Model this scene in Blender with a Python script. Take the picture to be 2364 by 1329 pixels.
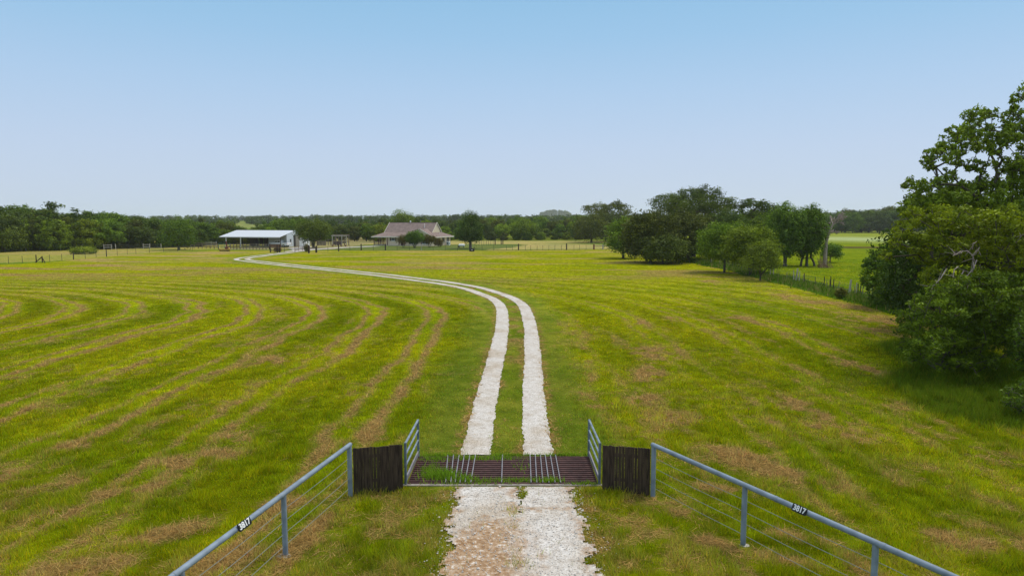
import bpy, math, random
import numpy as np
from mathutils import Vector, Matrix
R = math.radians
PI = math.pi
for _o in list(bpy.data.objects): bpy.data.objects.remove(_o)
SC = bpy.context.scene
COL = SC.collection

# ------------------------------------------------------------------ camera, sky, sun, exposure
H = 7.0                                   # drone height
TH = math.atan(154.5 / 1576)              # pitch below the horizon
cam = bpy.data.cameras.new('camera'); cam.sensor_width = 36.0; cam.lens = 36.0 * 1576 / 2364
cam.clip_start = 0.1; cam.clip_end = 9000
camo = bpy.data.objects.new('camera', cam); COL.objects.link(camo)
camo.location = (0, 0, H); camo.rotation_euler = (PI / 2 - TH, 0, 0)
SC.camera = camo

SUN_EL, SUN_AZ = 60.0, 58.0              # azimuth from +Y, clockwise (negative: left of the view)
W = bpy.data.worlds.new('World'); SC.world = W; W.use_nodes = True
nt = W.node_tree; nt.nodes.clear()
def nn(t, kind, **kw):
    n = t.nodes.new(kind)
    for k, v in kw.items(): setattr(n, k, v)
    return n
def ramp(n, stops, interp='LINEAR'):
    cr = n.color_ramp; cr.interpolation = interp
    while len(cr.elements) > 1: cr.elements.remove(cr.elements[-1])
    cr.elements[0].position = stops[0][0]; cr.elements[0].color = (*stops[0][1], 1)
    for p, c in stops[1:]:
        e = cr.elements.new(p); e.color = (*c, 1)
sky = nn(nt, 'ShaderNodeTexSky', sky_type='NISHITA', sun_disc=False)
sky.sun_elevation = R(SUN_EL); sky.sun_rotation = R(SUN_AZ)
sky.air_density = 1.0; sky.dust_density = 2.0; sky.ozone_density = 2.5
tc = nn(nt, 'ShaderNodeTexCoord'); sx = nn(nt, 'ShaderNodeSeparateXYZ')
nt.links.new(tc.outputs['Generated'], sx.inputs[0])
rp = nn(nt, 'ShaderNodeValToRGB')
# thin high summer overcast: pale at the horizon, clearer blue upwards (radiance by elevation)
ramp(rp, [(0.0, (.62, .73, .88)), (0.04, (.605, .72, .89)), (0.10, (.56, .70, .91)), (0.18, (.46, .66, .91)), (0.25, (.36, .61, .88)), (0.30, (.31, .575, .85)), (0.42, (.36, .58, .80)), (0.7, (.80, .90, 1.0)), (1.0, (1.0, 1.05, 1.1))])
nt.links.new(sx.outputs['Z'], rp.inputs[0])
b1 = nn(nt, 'ShaderNodeBackground'); b1.inputs[1].default_value = 0.05
b2 = nn(nt, 'ShaderNodeBackground'); b2.inputs[1].default_value = 1.0
mx = nn(nt, 'ShaderNodeMixShader'); mx.inputs[0].default_value = 0.9
wo = nn(nt, 'ShaderNodeOutputWorld')
nt.links.new(sky.outputs[0], b1.inputs[0]); nt.links.new(rp.outputs[0], b2.inputs[0])
nt.links.new(b1.outputs[0], mx.inputs[1]); nt.links.new(b2.outputs[0], mx.inputs[2]); nt.links.new(mx.outputs[0], wo.inputs[0])

sl = bpy.data.lights.new('sun', 'SUN'); sl.energy = 2.4; sl.angle = R(14); sl.color = (1.0, .95, .86)
so = bpy.data.objects.new('sun', sl); COL.objects.link(so)
_e, _a = R(SUN_EL), R(SUN_AZ)
sd = Vector((math.sin(_a) * math.cos(_e), math.cos(_a) * math.cos(_e), math.sin(_e)))
so.rotation_euler = sd.to_track_quat('Z', 'Y').to_euler()
SC.view_settings.view_transform = 'Standard'; SC.view_settings.look = 'None'
SC.view_settings.exposure = 0.0; SC.view_settings.gamma = 1.0
SC.render.engine = 'CYCLES'
SC.cycles.max_bounces = 6; SC.cycles.diffuse_bounces = 3; SC.cycles.volume_bounces = 2; SC.cycles.use_denoising = True; SC.cycles.denoising_input_passes = 'RGB_ALBEDO_NORMAL'; SC.cycles.denoising_prefilter = 'ACCURATE'; SC.cycles.transparent_max_bounces = 4

# ------------------------------------------------------------------ helpers
_c, _s = math.cos(TH), math.sin(TH)
def ray(px, py):
    dx = (px - 1182) / 1576; dy = (664.5 - py) / 1576
    return dx, _c + _s * dy, -_s + _c * dy
def at(px, py, z=0.0):                    # place on the ground seen at that spot of the photo
    r = ray(px, py); t = (z - H) / r[2]; return (r[0] * t, r[1] * t)
def up(px, py, Y):                        # point at depth Y
    r = ray(px, py); t = Y / r[1]; return (r[0] * t, Y, H + r[2] * t)

def tag(o, label=None, cat=None, group=None, kind=None):
    if label: o['label'] = label
    if cat: o['category'] = cat
    if group: o['group'] = group
    if kind: o['kind'] = kind
    return o
def empty(name, loc, rz=0.0):
    o = bpy.data.objects.new(name, None); COL.objects.link(o); o.location = loc; o.rotation_euler = (0, 0, rz)
    o.empty_display_size = .3
    return o
def npmesh(name, V, F, mat, parent=None, smooth=False, attrs=None):
    """V (n,3), F (m,k) arrays -> one mesh object"""
    me = bpy.data.meshes.new(name); V = np.ascontiguousarray(V, np.float32); F = np.ascontiguousarray(F, np.int32)
    me.vertices.add(len(V)); me.vertices.foreach_set('co', V.ravel())
    m, k = F.shape
    me.loops.add(m * k); me.loops.foreach_set('vertex_index', F.ravel())
    me.polygons.add(m); me.polygons.foreach_set('loop_start', np.arange(0, m * k, k, dtype=np.int32))
    me.polygons.foreach_set('use_smooth', np.full(m, smooth))
    for an, (ty, arr) in (attrs or {}).items():
        a = me.attributes.new(an, ty, 'POINT')
        a.data.foreach_set('color' if ty == 'FLOAT_COLOR' else 'value', np.ascontiguousarray(arr, np.float32).ravel())
    me.update(calc_edges=True)
    me.materials.append(mat)
    o = bpy.data.objects.new(name, me); COL.objects.link(o)
    if parent: o.parent = parent
    return o

class MB:
    """collects boxes, tubes and polygons of one part"""
    def __init__(s): s.v = []; s.f = []
    def poly(s, pts, faces):
        b = len(s.v); s.v += [tuple(p) for p in pts]; s.f += [tuple(b + i for i in q) for q in faces]; return s
    def box(s, x0, x1, y0, y1, z0, z1):
        return s.poly([(x0,y0,z0),(x1,y0,z0),(x1,y1,z0),(x0,y1,z0),(x0,y0,z1),(x1,y0,z1),(x1,y1,z1),(x0,y1,z1)],
                      [(0,3,2,1),(4,5,6,7),(0,1,5,4),(1,2,6,5),(2,3,7,6),(3,0,4,7)])
    def beam(s, p0, p1, w, h, upv=(0,0,1)):
        p0, p1 = Vector(p0), Vector(p1); d = (p1 - p0).normalized(); u = Vector(upv)
        if abs(d.dot(u)) > .97: u = Vector((0,1,0))
        a = d.cross(u).normalized(); b = a.cross(d).normalized()
        q = []
        for p in (p0, p1):
            for i, j in ((-1,-1),(1,-1),(1,1),(-1,1)): q.append(p + a * (w/2*i) + b * (h/2*j))
        return s.poly(q, [(3,2,1,0),(4,5,6,7),(0,1,5,4),(1,2,6,5),(2,3,7,6),(3,0,4,7)])
    def tube(s, p0, p1, r0, r1=None, n=10, caps=True):
        r1 = r0 if r1 is None else r1
        p0, p1 = Vector(p0), Vector(p1); d = (p1 - p0).normalized(); u = Vector((0,0,1)) if abs(d.z) < .9 else Vector((1,0,0))
        a = d.cross(u).normalized(); b = a.cross(d).normalized(); q = []
        for p, r in ((p0, r0), (p1, r1)):
            for k in range(n):
                t = 2*PI*k/n; q.append(p + a*(r*math.cos(t)) + b*(r*math.sin(t)))
        fs = [(k, (k+1) % n, n + (k+1) % n, n + k) for k in range(n)]
        if caps: fs += [tuple(range(n-1, -1, -1)), tuple(range(n, 2*n))]
        return s.poly(q, fs)
    def ball(s, c, r, n=10, m=6, sz=(1,1,1)):
        q = []; fs = []
        for i in range(m + 1):
            ph = PI*i/m
            for k in range(n):
                t = 2*PI*k/n; q.append((c[0]+r*sz[0]*math.sin(ph)*math.cos(t), c[1]+r*sz[1]*math.sin(ph)*math.sin(t), c[2]+r*sz[2]*math.cos(ph)))
        for i in range(m):
            for k in range(n): fs.append((i*n+k, (i+1)*n+k, (i+1)*n+(k+1) % n, i*n+(k+1) % n))
        return s.poly(q, fs)
    def build(s, name, mat, parent=None, smooth=False, bevel=0):
        me = bpy.data.meshes.new(name); me.from_pydata(s.v, [], s.f)
        if smooth:
            me.polygons.foreach_set('use_smooth', [True]*len(me.polygons))
            try: me.set_sharp_from_angle(angle=R(40))
            except Exception: pass
        me.materials.append(mat); me.update()
        o = bpy.data.objects.new(name, me); COL.objects.link(o)
        if parent: o.parent = parent
        if bevel:
            b = o.modifiers.new('bevel', 'BEVEL'); b.width = bevel; b.segments = 2; b.limit_method = 'ANGLE'
        return o

def mat(name, col, rough=.8, metal=0.0, noise=0, nscale=8, bump=0, spec=.3, col2=None, wave=None):
    m = bpy.data.materials.new(name); m.use_nodes = True; t = m.node_tree; b = t.nodes['Principled BSDF']
    b.inputs['Roughness'].default_value = rough; b.inputs['Metallic'].default_value = metal
    b.inputs['Specular IOR Level'].default_value = spec; b.inputs['Base Color'].default_value = (*col, 1)
    if noise or col2:
        c = nn(t, 'ShaderNodeTexCoord'); n = nn(t, 'ShaderNodeTexNoise'); n.inputs['Scale'].default_value = nscale; n.inputs['Detail'].default_value = 6
        t.links.new(c.outputs['Object'], n.inputs['Vector'])
        r = nn(t, 'ShaderNodeValToRGB')
        a = col; z = col2 if col2 else tuple(min(1, x*(1+noise)) for x in col)
        a = col if col2 else tuple(x*(1-noise) for x in col)
        ramp(r, [(.32, a), (.68, z)]); t.links.new(n.outputs['Fac'], r.inputs[0]); t.links.new(r.outputs[0], b.inputs['Base Color'])
        if bump:
            bp = nn(t, 'ShaderNodeBump'); bp.inputs['Strength'].default_value = bump; bp.inputs['Distance'].default_value = .02
            t.links.new(n.outputs['Fac'], bp.inputs['Height']); t.links.new(bp.outputs[0], b.inputs['Normal'])
    if wave:                                # ribs of sheet metal: (axis, scale)
        c = nn(t, 'ShaderNodeTexCoord'); w = nn(t, 'ShaderNodeTexWave', bands_direction=wave[0]); w.inputs['Scale'].default_value = wave[1]
        t.links.new(c.outputs['Object'], w.inputs['Vector'])
        bp = nn(t, 'ShaderNodeBump'); bp.inputs['Strength'].default_value = .6; bp.inputs['Distance'].default_value = .03
        t.links.new(w.outputs['Fac'], bp.inputs['Height']); t.links.new(bp.outputs[0], b.inputs['Normal'])
    return m

# ------------------------------------------------------------------ numpy noise
def _hash(ix, iy, seed):
    h = (ix.astype(np.int64) * 374761393 + iy.astype(np.int64) * 668265263 + seed * 974711) & 0xffffffff
    h = ((h ^ (h >> 13)) * 1274126177) & 0xffffffff
    h = ((h ^ (h >> 16)) * 2246822519) & 0xffffffff
    return ((h ^ (h >> 15)) & 0xffffff) / float(0xffffff)
def vn(x, y, seed=0):
    ix = np.floor(x); iy = np.floor(y); fx = x - ix; fy = y - iy
    fx = fx*fx*(3-2*fx); fy = fy*fy*(3-2*fy)
    a = _hash(ix, iy, seed); b = _hash(ix+1, iy, seed); c = _hash(ix, iy+1, seed); d = _hash(ix+1, iy+1, seed)
    return (a*(1-fx)+b*fx)*(1-fy) + (c*(1-fx)+d*fx)*fy
def fbm(x, y, seed=0, oct=4):
    s = 0; a = .5; t = 0
    for i in range(oct):
        s = s + a*vn(x*2**i + 17.3*i, y*2**i - 9.1*i, seed+i); t += a; a *= .5
    return s/t
def sstep(a, b, x):
    t = np.clip((x-a)/(b-a), 0, 1); return t*t*(3-2*t)
def inpoly(x, y, P):
    r = np.zeros(x.shape, bool); n = len(P)
    for i in range(n):
        x0, y0 = P[i]; x1, y1 = P[(i+1) % n]
        if y0 == y1: continue
        c = ((y0 > y) != (y1 > y)) & (x < (x1-x0)*(y-y0)/(y1-y0)+x0); r ^= c
    return r

# ------------------------------------------------------------------ road curve
def catmull(P, step):
    P = [Vector((p[0], p[1])) for p in P]; P = [P[0]*2-P[1]] + P + [P[-1]*2-P[-2]]; out = []
    for i in range(1, len(P)-2):
        a, b, c, d = P[i-1], P[i], P[i+1], P[i+2]; n = max(2, int((c-b).length/step))
        for k in range(n):
            t = k/n
            out.append(.5*((2*b)+(c-a)*t+(2*a-5*b+4*c-d)*t*t+(3*b-a-3*c+d)*t**3))
    out.append(P[-2]); return np.array([(p.x, p.y) for p in out])
GX0, GX1, GY0, GY1 = -2.80, 2.30, 17.63, 19.80     # cattle guard opening
_rp = [(1174,960),(1181,880),(1190,800),(1191,745),(1178,702),(1135,679),(1055,658),(900,637),(760,622),(645,610),(585,603.2),(560,599.6),(563,596.2),(595,591.5),(648,585),(688,579.5)]
RPTS = [(-.15, 19.9)] + [at(*p) for p in _rp]
ROAD = catmull(RPTS, .3)
DRIVE = catmull([at(*p) for p in [(676,581),(700,578),(745,574.6),(800,571.4),(868,568.6)]], 1.0)
def polydist(x, y, P, sub=1):
    """signed offset and distance from polyline P"""
    x = x.ravel(); y = y.ravel(); best = np.full(x.shape, 1e9); P = P[::sub]
    ok = (x > P[:,0].min()-8) & (x < P[:,0].max()+8) & (y > P[:,1].min()-8) & (y < P[:,1].max()+8)
    xi = x[ok]; yi = y[ok]; bi = np.full(xi.shape, 1e9)
    for i in range(len(P)-1):
        ax, ay = P[i]; dx, dy = P[i+1]-P[i]; L = dx*dx+dy*dy
        t = np.clip(((xi-ax)*dx+(yi-ay)*dy)/L, 0, 1); d = np.hypot(xi-ax-t*dx, yi-ay-t*dy); bi = np.minimum(bi, d)
    best[ok] = bi
    return best

# ------------------------------------------------------------------ field colours by place
LF = [at(*p) for p in [(-200,618),(0,609),(84,606.5),(170,599.5),(246,592.5),(314,586),(400,581),(480,578)]]     # left fence line
RF = [at(*p) for p in [(1560,596),(1606,603),(1700,622),(1787,642),(1850,657),(1990,692)]]                       # right fence line
RFL = [(38.0,170.0)] + RF + [(30.2,40.0),(29.5,20.0)]
def blob(x, y, px, py, rx, ry, ang=0):
    cx, cy = at(px, py); c, s = math.cos(ang), math.sin(ang); u = ((x-cx)*c+(y-cy)*s)/rx; v = (-(x-cx)*s+(y-cy)*c)/ry
    return np.exp(-(u*u+v*v))
BL = [(1520,815,1.6,2.6,0),(1500,860,.9,2.2,-.3),(1490,925,.6,1.8,0),(1870,945,.7,2.6,.2),(1995,850,.8,3.4,.1),(1905,990,.6,1.0,0),(1640,650,1.2,4,0),
      (1840,690,1.5,6,0),(1950,705,1.6,5,.2),(2030,740,2.5,4,.2),(2060,770,1.2,4,.1),(1400,960,.5,2.4,.25),(1345,905,.4,1.4,.2),(1560,965,.7,.8,0),(1775,1085,.7,1.8,.8),(1700,1050,.7,1.4,.8),
      (2240,1240,1.2,.8,0),(2330,1050,1.3,.8,.3),(1480,745,.7,2.2,0),(1720,735,1.4,2.4,.5),(1545,735,.5,1.6,0),(1960,1000,.7,1.1,.6),
      (560,1010,.9,.7,0),(640,830,1.1,1.6,0),(300,1130,1.0,.7,.3),(420,1065,1.2,.6,.4),(500,1050,.9,.7,.5),(170,1030,.6,.5,0),(90,1195,1.2,.5,.2),(245,1310,1.4,.6,.2),(120,1120,1.0,.5,.4),(380,1230,1.2,.5,.5),
      (1500,1160,.9,.35,0),(1660,1130,1.0,.35,-.6),(1760,1280,1.1,.3,-.5),(1850,1240,.8,.3,-.5),(870,1150,.9,.3,0),(700,1260,.8,.3,.6),(640,1170,.9,.5,.7),(520,1290,1.0,.4,.5),(1560,1180,.6,.3,-.3),(1640,1250,.6,.25,-.4)]
def dryness(x, y):
    Zc = 47.0; k = 1.75; Xo = 72.0
    dyy = np.maximum(0, y-Zc)
    F = np.hypot(x+Xo, k*dyy)
    F = F + 1.1*(fbm(x/9, y/9, 5, 3)-.5)*2*.6 + .5*(vn(x/1.7, y/1.7, 9)-.5)
    left = x < 0.0
    u = (F-(Xo-5.9))/4.55; fr = u-np.floor(u)
    def tr(c, w):
        d = np.abs(fr-c); d = np.minimum(d, 1-d); return np.exp(-(d/w)**2)
    midr = sstep(30, 48, y)
    a = (tr(0, .036)*.9 + tr(.265, .048)*1.0)*(1+.6*midr)
    row = np.floor(u)
    inten = np.maximum(.72*midr, sstep(.38, .62, fbm(x/3.2+row*7.7, y/4.6, 11, 3)))*(.6+.7*_hash(row, row*0, 17)) * (.45+.55*sstep(.3,.6,fbm(x/14, y/14, 3, 2)))
    near = sstep(60, 25, y)
    cl = sstep(.42-.05*near, .68, fbm(x/.55, y/.8, 21, 3))             # clumpy heaps
    dl = a*(.35+.95*inten)*(.55+.75*cl)*(1+.25*near*cl)
    dl = dl + (.42-.3*midr)*sstep(.54,.68, fbm(x/2.2, y/4.5, 33, 4))*sstep(.4,.62,fbm(x/.5,y/.7,35,3))*(.35+.65*near)   # loose litter
    dl = dl*np.where(left, 1.0, .30)
    # long thin strokes on the right, along the mowing passes
    st = sstep(.60,.74, fbm((F)/1.1, (y+x*.2)/9.0, 41, 3))*sstep(.35,.65,fbm(x/.8,y/1.2,43,3))
    dl = dl + np.where(left, .25, .42)*st
    far = sstep(70, 100, y)
    dl = dl*(1-far) + far*(.95*sstep(.46,.62, fbm(x/11, y/3.3, 51, 4)))*np.where(x < -60, 1.2, .75)
    return dl, fr, row, midr
C_A = np.array((.178,.218,.003)); C_B = np.array((.312,.312,.004)); C_DRY = np.array((.42,.295,.105)); C_SOIL = np.array((.25,.145,.055))
def field(x, y):
    """base colour (n,3), dryness, height factor of the vegetation"""
    x = np.asarray(x, float); y = np.asarray(y, float); n = x.shape
    g = sstep(.3, .7, fbm(x/6.5, y/9, 61, 4)); g2 = sstep(.25,.75, fbm(x/1.3, y/1.6, 63, 3))
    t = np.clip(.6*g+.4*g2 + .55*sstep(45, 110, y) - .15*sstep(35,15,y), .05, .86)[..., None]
    col = C_A*(1-t)+C_B*t
    dr, fr, row, midr = dryness(x, y)
    # alternate mowing passes lie lighter and darker
    bd = .5+.5*np.cos(2*PI*(fr-.13)); ps = _hash(row, row*0, 3)
    bd = (bd-.5)*(.26+.2*midr)*(1-.85*sstep(68, 98, y))*np.where(x < 0, 1, .62)*(.5+fbm(x/7, y/9, 67, 2)) + (ps-.5)*.16
    tb = fbm(x/.33, y/.42, 65, 3)-.5
    col = col*(1 + bd + .75*tb)[..., None]*np.array((1,1,1))
    bl = np.zeros(n)
    for px, py, rx, ry, an in BL: bl = np.maximum(bl, blob(x, y, px, py, rx*.72, ry*.72, an))
    dr = dr + 1.6*bl*sstep(.40,.58, fbm(x/.5, y/.7, 71, 4)) + .25*sstep(.45,1,bl)
    # road shoulders: short, cooler green
    d = polydist(x, y, ROAD, 3).reshape(n)
    sh = sstep(4.2, 2.2, d + 1.5*(fbm(x/2, y/2, 75, 2)-.5))
    csh = np.array((.165,.225,.020))*(1-g2[...,None]) + np.array((.26,.28,.035))*g2[...,None]
    col = col*(1-.75*sh[...,None]) + csh*.75*sh[...,None]; dr = dr*(1-.8*sh)
    ed = np.exp(-((np.abs(d-.94)-.46)/.22)**2)*sstep(.40,.62,fbm(x/.16,y/.2,87,3)); dr = np.maximum(dr, .9*ed)
    strip = sstep(.95, .6, d); dr = np.where(strip > .5, .55*sstep(.45,.7,fbm(x/.7,y/1.8,77,3)), dr)
    # worn verge near the gate, dust and stones at the apron
    ap = sstep(2.9, 1.5, np.abs(x-.1) + .9*(fbm(x/.5,y/.5,79,3)-.5)*2)*sstep(17.9,17.2,y)
    dr = np.maximum(dr, 1.0*ap*sstep(.35,.6,fbm(x/.25,y/.3,83,3)))
    vg = sstep(5.2,3.0,np.abs(x))*sstep(17.9,16.8,y); dr = np.maximum(dr*(1-.75*vg), .40*vg*sstep(.42,.7,fbm(x/.6,y/.7,85,3)))
    ht = np.ones(n)
    # zones beyond the fences
    lfx = np.array([p[0] for p in LF]); lfy = np.array([p[1] for p in LF])
    rfy = np.array([p[1] for p in RFL][::-1]); rfx = np.array([p[0] for p in RFL][::-1])
    yl = np.interp(x, lfx, lfy); yl = np.where(x < lfx[0], lfy[0]-2, yl)
    bL = (y > yl) & (x < lfx[-1]-.0)
    nz = fbm(x/16, y/6, 91, 4)
    cL = np.array((.30,.295,.03))*(1-nz[...,None]) + np.array((.42,.34,.10))*nz[...,None]
    m = bL; cL = np.where((y > 300)[...,None], np.array((.20,.26,.06)), cL); col = np.where(m[...,None], cL, col); dr = np.where(m, .5*sstep(.45,.6,nz), dr)
    xr = np.interp(y, rfy, rfx); bR = (x > xr) & (y > 15)
    cR = np.array((.155,.215,.006))*(1-g2[...,None]) + np.array((.24,.275,.008))*g2[...,None]
    cR = cR*(1-sstep(190,330,y)[...,None]) + np.array((.27,.30,.035))*sstep(190,330,y)[...,None]
    pale = blob(x, y, 1985, 552, 26, 40); cR = cR + (pale*.22)[...,None]*np.array((1,1,.9))
    col = np.where(bR[...,None], cR, col); dr = np.where(bR, 0, dr); ht = np.where(bR, 1.6, ht)
    dk = bR & (np.abs(y-(at(1985,571)[1])) < 7) & (x > 85); col = np.where(dk[...,None], np.array((.12,.10,.03)), col)
    fy = np.interp(x, [-45,-10,26,60], [163,164.5,171,174])
    far = (y > fy) & (x >= lfx[-1]) & ~bR
    # yard lawn and hay field behind the house
    yw = 10*(fbm(x/6, y/6, 95, 3)-.5); yard = far & (x < -6 + (y-165)*.28 + yw) & (y < 206 + yw)
    cy = np.array((.115,.155,.035))*(1-nz[...,None]) + np.array((.20,.22,.05))*nz[...,None]
    hay = far & ~yard
    ch = np.array((.46,.355,.135))*(1-nz[...,None]) + np.array((.40,.36,.10))*nz[...,None]
    gw = hay & (y > 242); ch = np.where(gw[...,None], np.array((.17,.22,.02)), ch)
    gg = blob(x, y, 1390, 563, 12, 9); ch = ch*(1-gg[...,None]) + np.array((.10,.17,.02))*gg[...,None]
    col = np.where(yard[...,None], cy, col); col = np.where(hay[...,None], ch, col); dr = np.where(yard, 0, np.where(hay, .2*nz, dr))
    bw = far & (x < -44) & (y > 168); col = np.where(bw[...,None], np.array((.33,.28,.12)), col)
    # green unmown lines under the fences
    fl = (np.abs(y-fy) < 1.6) & (x > -40) & (x < 30); col = np.where(fl[...,None], np.array((.09,.14,.015)), col)
    lf = (np.abs(y-yl-1) < 3.5) & (x < lfx[-1]); col = np.where(lf[...,None], np.array((.13,.21,.015)), col); dr = np.where(lf|fl, 0, dr)
    rf = (np.abs(x-xr) < 1.5+1.0*fbm(x/3,y/3,99,2)) & (y > 20) & (y < 130); col = np.where(rf[...,None], np.array((.095,.17,.01)), col); dr = np.where(rf, 0, dr); ht = np.where(rf, 3.0, ht)
    # lush rough grass under the near trees
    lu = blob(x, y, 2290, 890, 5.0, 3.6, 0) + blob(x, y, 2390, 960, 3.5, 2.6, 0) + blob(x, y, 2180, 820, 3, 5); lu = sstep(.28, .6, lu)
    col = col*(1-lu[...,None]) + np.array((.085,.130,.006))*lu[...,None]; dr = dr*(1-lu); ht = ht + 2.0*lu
    dr = np.clip(dr, 0, 1)
    dc = C_DRY*(1-.55*sstep(.55,1,fbm(x/.9,y/.9,103,3))[...,None]) + C_SOIL*.55*sstep(.55,1,fbm(x/.9,y/.9,103,3))[...,None]
    k = (dr*.92)[...,None]
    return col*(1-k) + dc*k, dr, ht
def gz(x, y):
    x = np.asarray(x, float); y = np.asarray(y, float)
    h = 27*np.exp(-(((x-180)/420)**2+((y-2900)/600)**2)) + 7.4*np.exp(-(((x+262)/90)**2+((y-720)/120)**2))
    h = h + .06*sstep(24, 40, y)*(fbm(x/5, y/5, 7, 3)-.5)
    return h

# ------------------------------------------------------------------ ground sheet
def grow(a, b, s0, f, lim):
    out = [a]; s = s0
    while out[-1] < b: out.append(out[-1]+s); s = min(s*f, lim)
    return out
xs = sorted(set([round(v, 4) for v in list(np.arange(-52, GX0, .2)) + list(np.linspace(GX0, GX1, 26)) + list(np.arange(GX1+.2, 31, .2))]))
xs = [-v for v in grow(52.4, 3000, .4, 1.045, 120)][::-1] + xs + grow(31.3, 3000, .3, 1.045, 120)
ys = [-v for v in grow(0, 400, 5, 1.5, 100)][::-1][:-1] + list(np.arange(0, 8, 1.0)) + list(np.arange(8, GY0-.1, .2)) + list(np.linspace(GY0, GY1, 11)) + list(np.arange(GY1+.2, 60, .2)) + grow(60.1, 3600, .3, 1.007, 90)
xs = np.array(xs); ys = np.array(ys); GXg, GYg = np.meshgrid(xs, ys)
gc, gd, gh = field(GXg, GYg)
nx, ny = len(xs), len(ys); I = np.arange(nx*ny).reshape(ny, nx)
Q = np.stack([I[:-1,:-1], I[:-1,1:], I[1:,1:], I[1:,:-1]], -1).reshape(-1, 4)
cxm = (GXg[:-1,:-1]+GXg[1:,1:]).ravel()/2; cym = (GYg[:-1,:-1]+GYg[1:,1:]).ravel()/2
Q = Q[~((cxm > GX0) & (cxm < GX1) & (cym > GY0) & (cym < GY1))]
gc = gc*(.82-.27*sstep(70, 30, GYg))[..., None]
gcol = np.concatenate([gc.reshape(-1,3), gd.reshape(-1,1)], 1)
m = bpy.data.materials.new('field_grass_ground'); m.use_nodes = True; t = m.node_tree; b = t.nodes['Principled BSDF']
b.inputs['Roughness'].default_value = 1.0; b.inputs['Specular IOR Level'].default_value = 0
at_ = nn(t, 'ShaderNodeAttribute', attribute_name='field'); g = nn(t, 'ShaderNodeNewGeometry')
n1 = nn(t, 'ShaderNodeTexNoise'); n1.inputs['Scale'].default_value = 1.6; n1.inputs['Detail'].default_value = 9; n1.inputs['Roughness'].default_value = .68
n2 = nn(t, 'ShaderNodeTexNoise'); n2.inputs['Scale'].default_value = .12; n2.inputs['Detail'].default_value = 6
mp = nn(t, 'ShaderNodeMapping'); mp.inputs['Scale'].default_value = (1, .6, 1); t.links.new(g.outputs['Position'], mp.inputs[0])
t.links.new(mp.outputs[0], n1.inputs['Vector']); t.links.new(mp.outputs[0], n2.inputs['Vector'])
r1 = nn(t, 'ShaderNodeValToRGB'); ramp(r1, [(.30, (.50,.56,.5)), (.5, (.95,.97,.9)), (.72, (1.35,1.28,1.5))]); t.links.new(n1.outputs['Fac'], r1.inputs[0])
r2 = nn(t, 'ShaderNodeValToRGB'); ramp(r2, [(.3, (.8,.9,.9)), (.7, (1.15,1.08,1.1))]); t.links.new(n2.outputs['Fac'], r2.inputs[0])
m1 = nn(t, 'ShaderNodeMixRGB', blend_type='MULTIPLY'); m1.inputs[0].default_value = 1; m2 = nn(t, 'ShaderNodeMixRGB', blend_type='MULTIPLY'); m2.inputs[0].default_value = 1
t.links.new(at_.outputs['Color'], m1.inputs[1]); t.links.new(r1.outputs[0], m1.inputs[2]); t.links.new(m1.outputs[0], m2.inputs[1]); t.links.new(r2.outputs[0], m2.inputs[2])
t.links.new(m2.outputs[0], b.inputs['Base Color'])
bp = nn(t, 'ShaderNodeBump'); bp.inputs['Strength'].default_value = 1.0; bp.inputs['Distance'].default_value = .12
t.links.new(n1.outputs['Fac'], bp.inputs['Height']); t.links.new(bp.outputs[0], b.inputs['Normal'])
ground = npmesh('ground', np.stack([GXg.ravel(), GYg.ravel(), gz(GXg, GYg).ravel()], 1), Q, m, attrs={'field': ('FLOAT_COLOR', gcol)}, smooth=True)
tag(ground, kind='structure')

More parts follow.
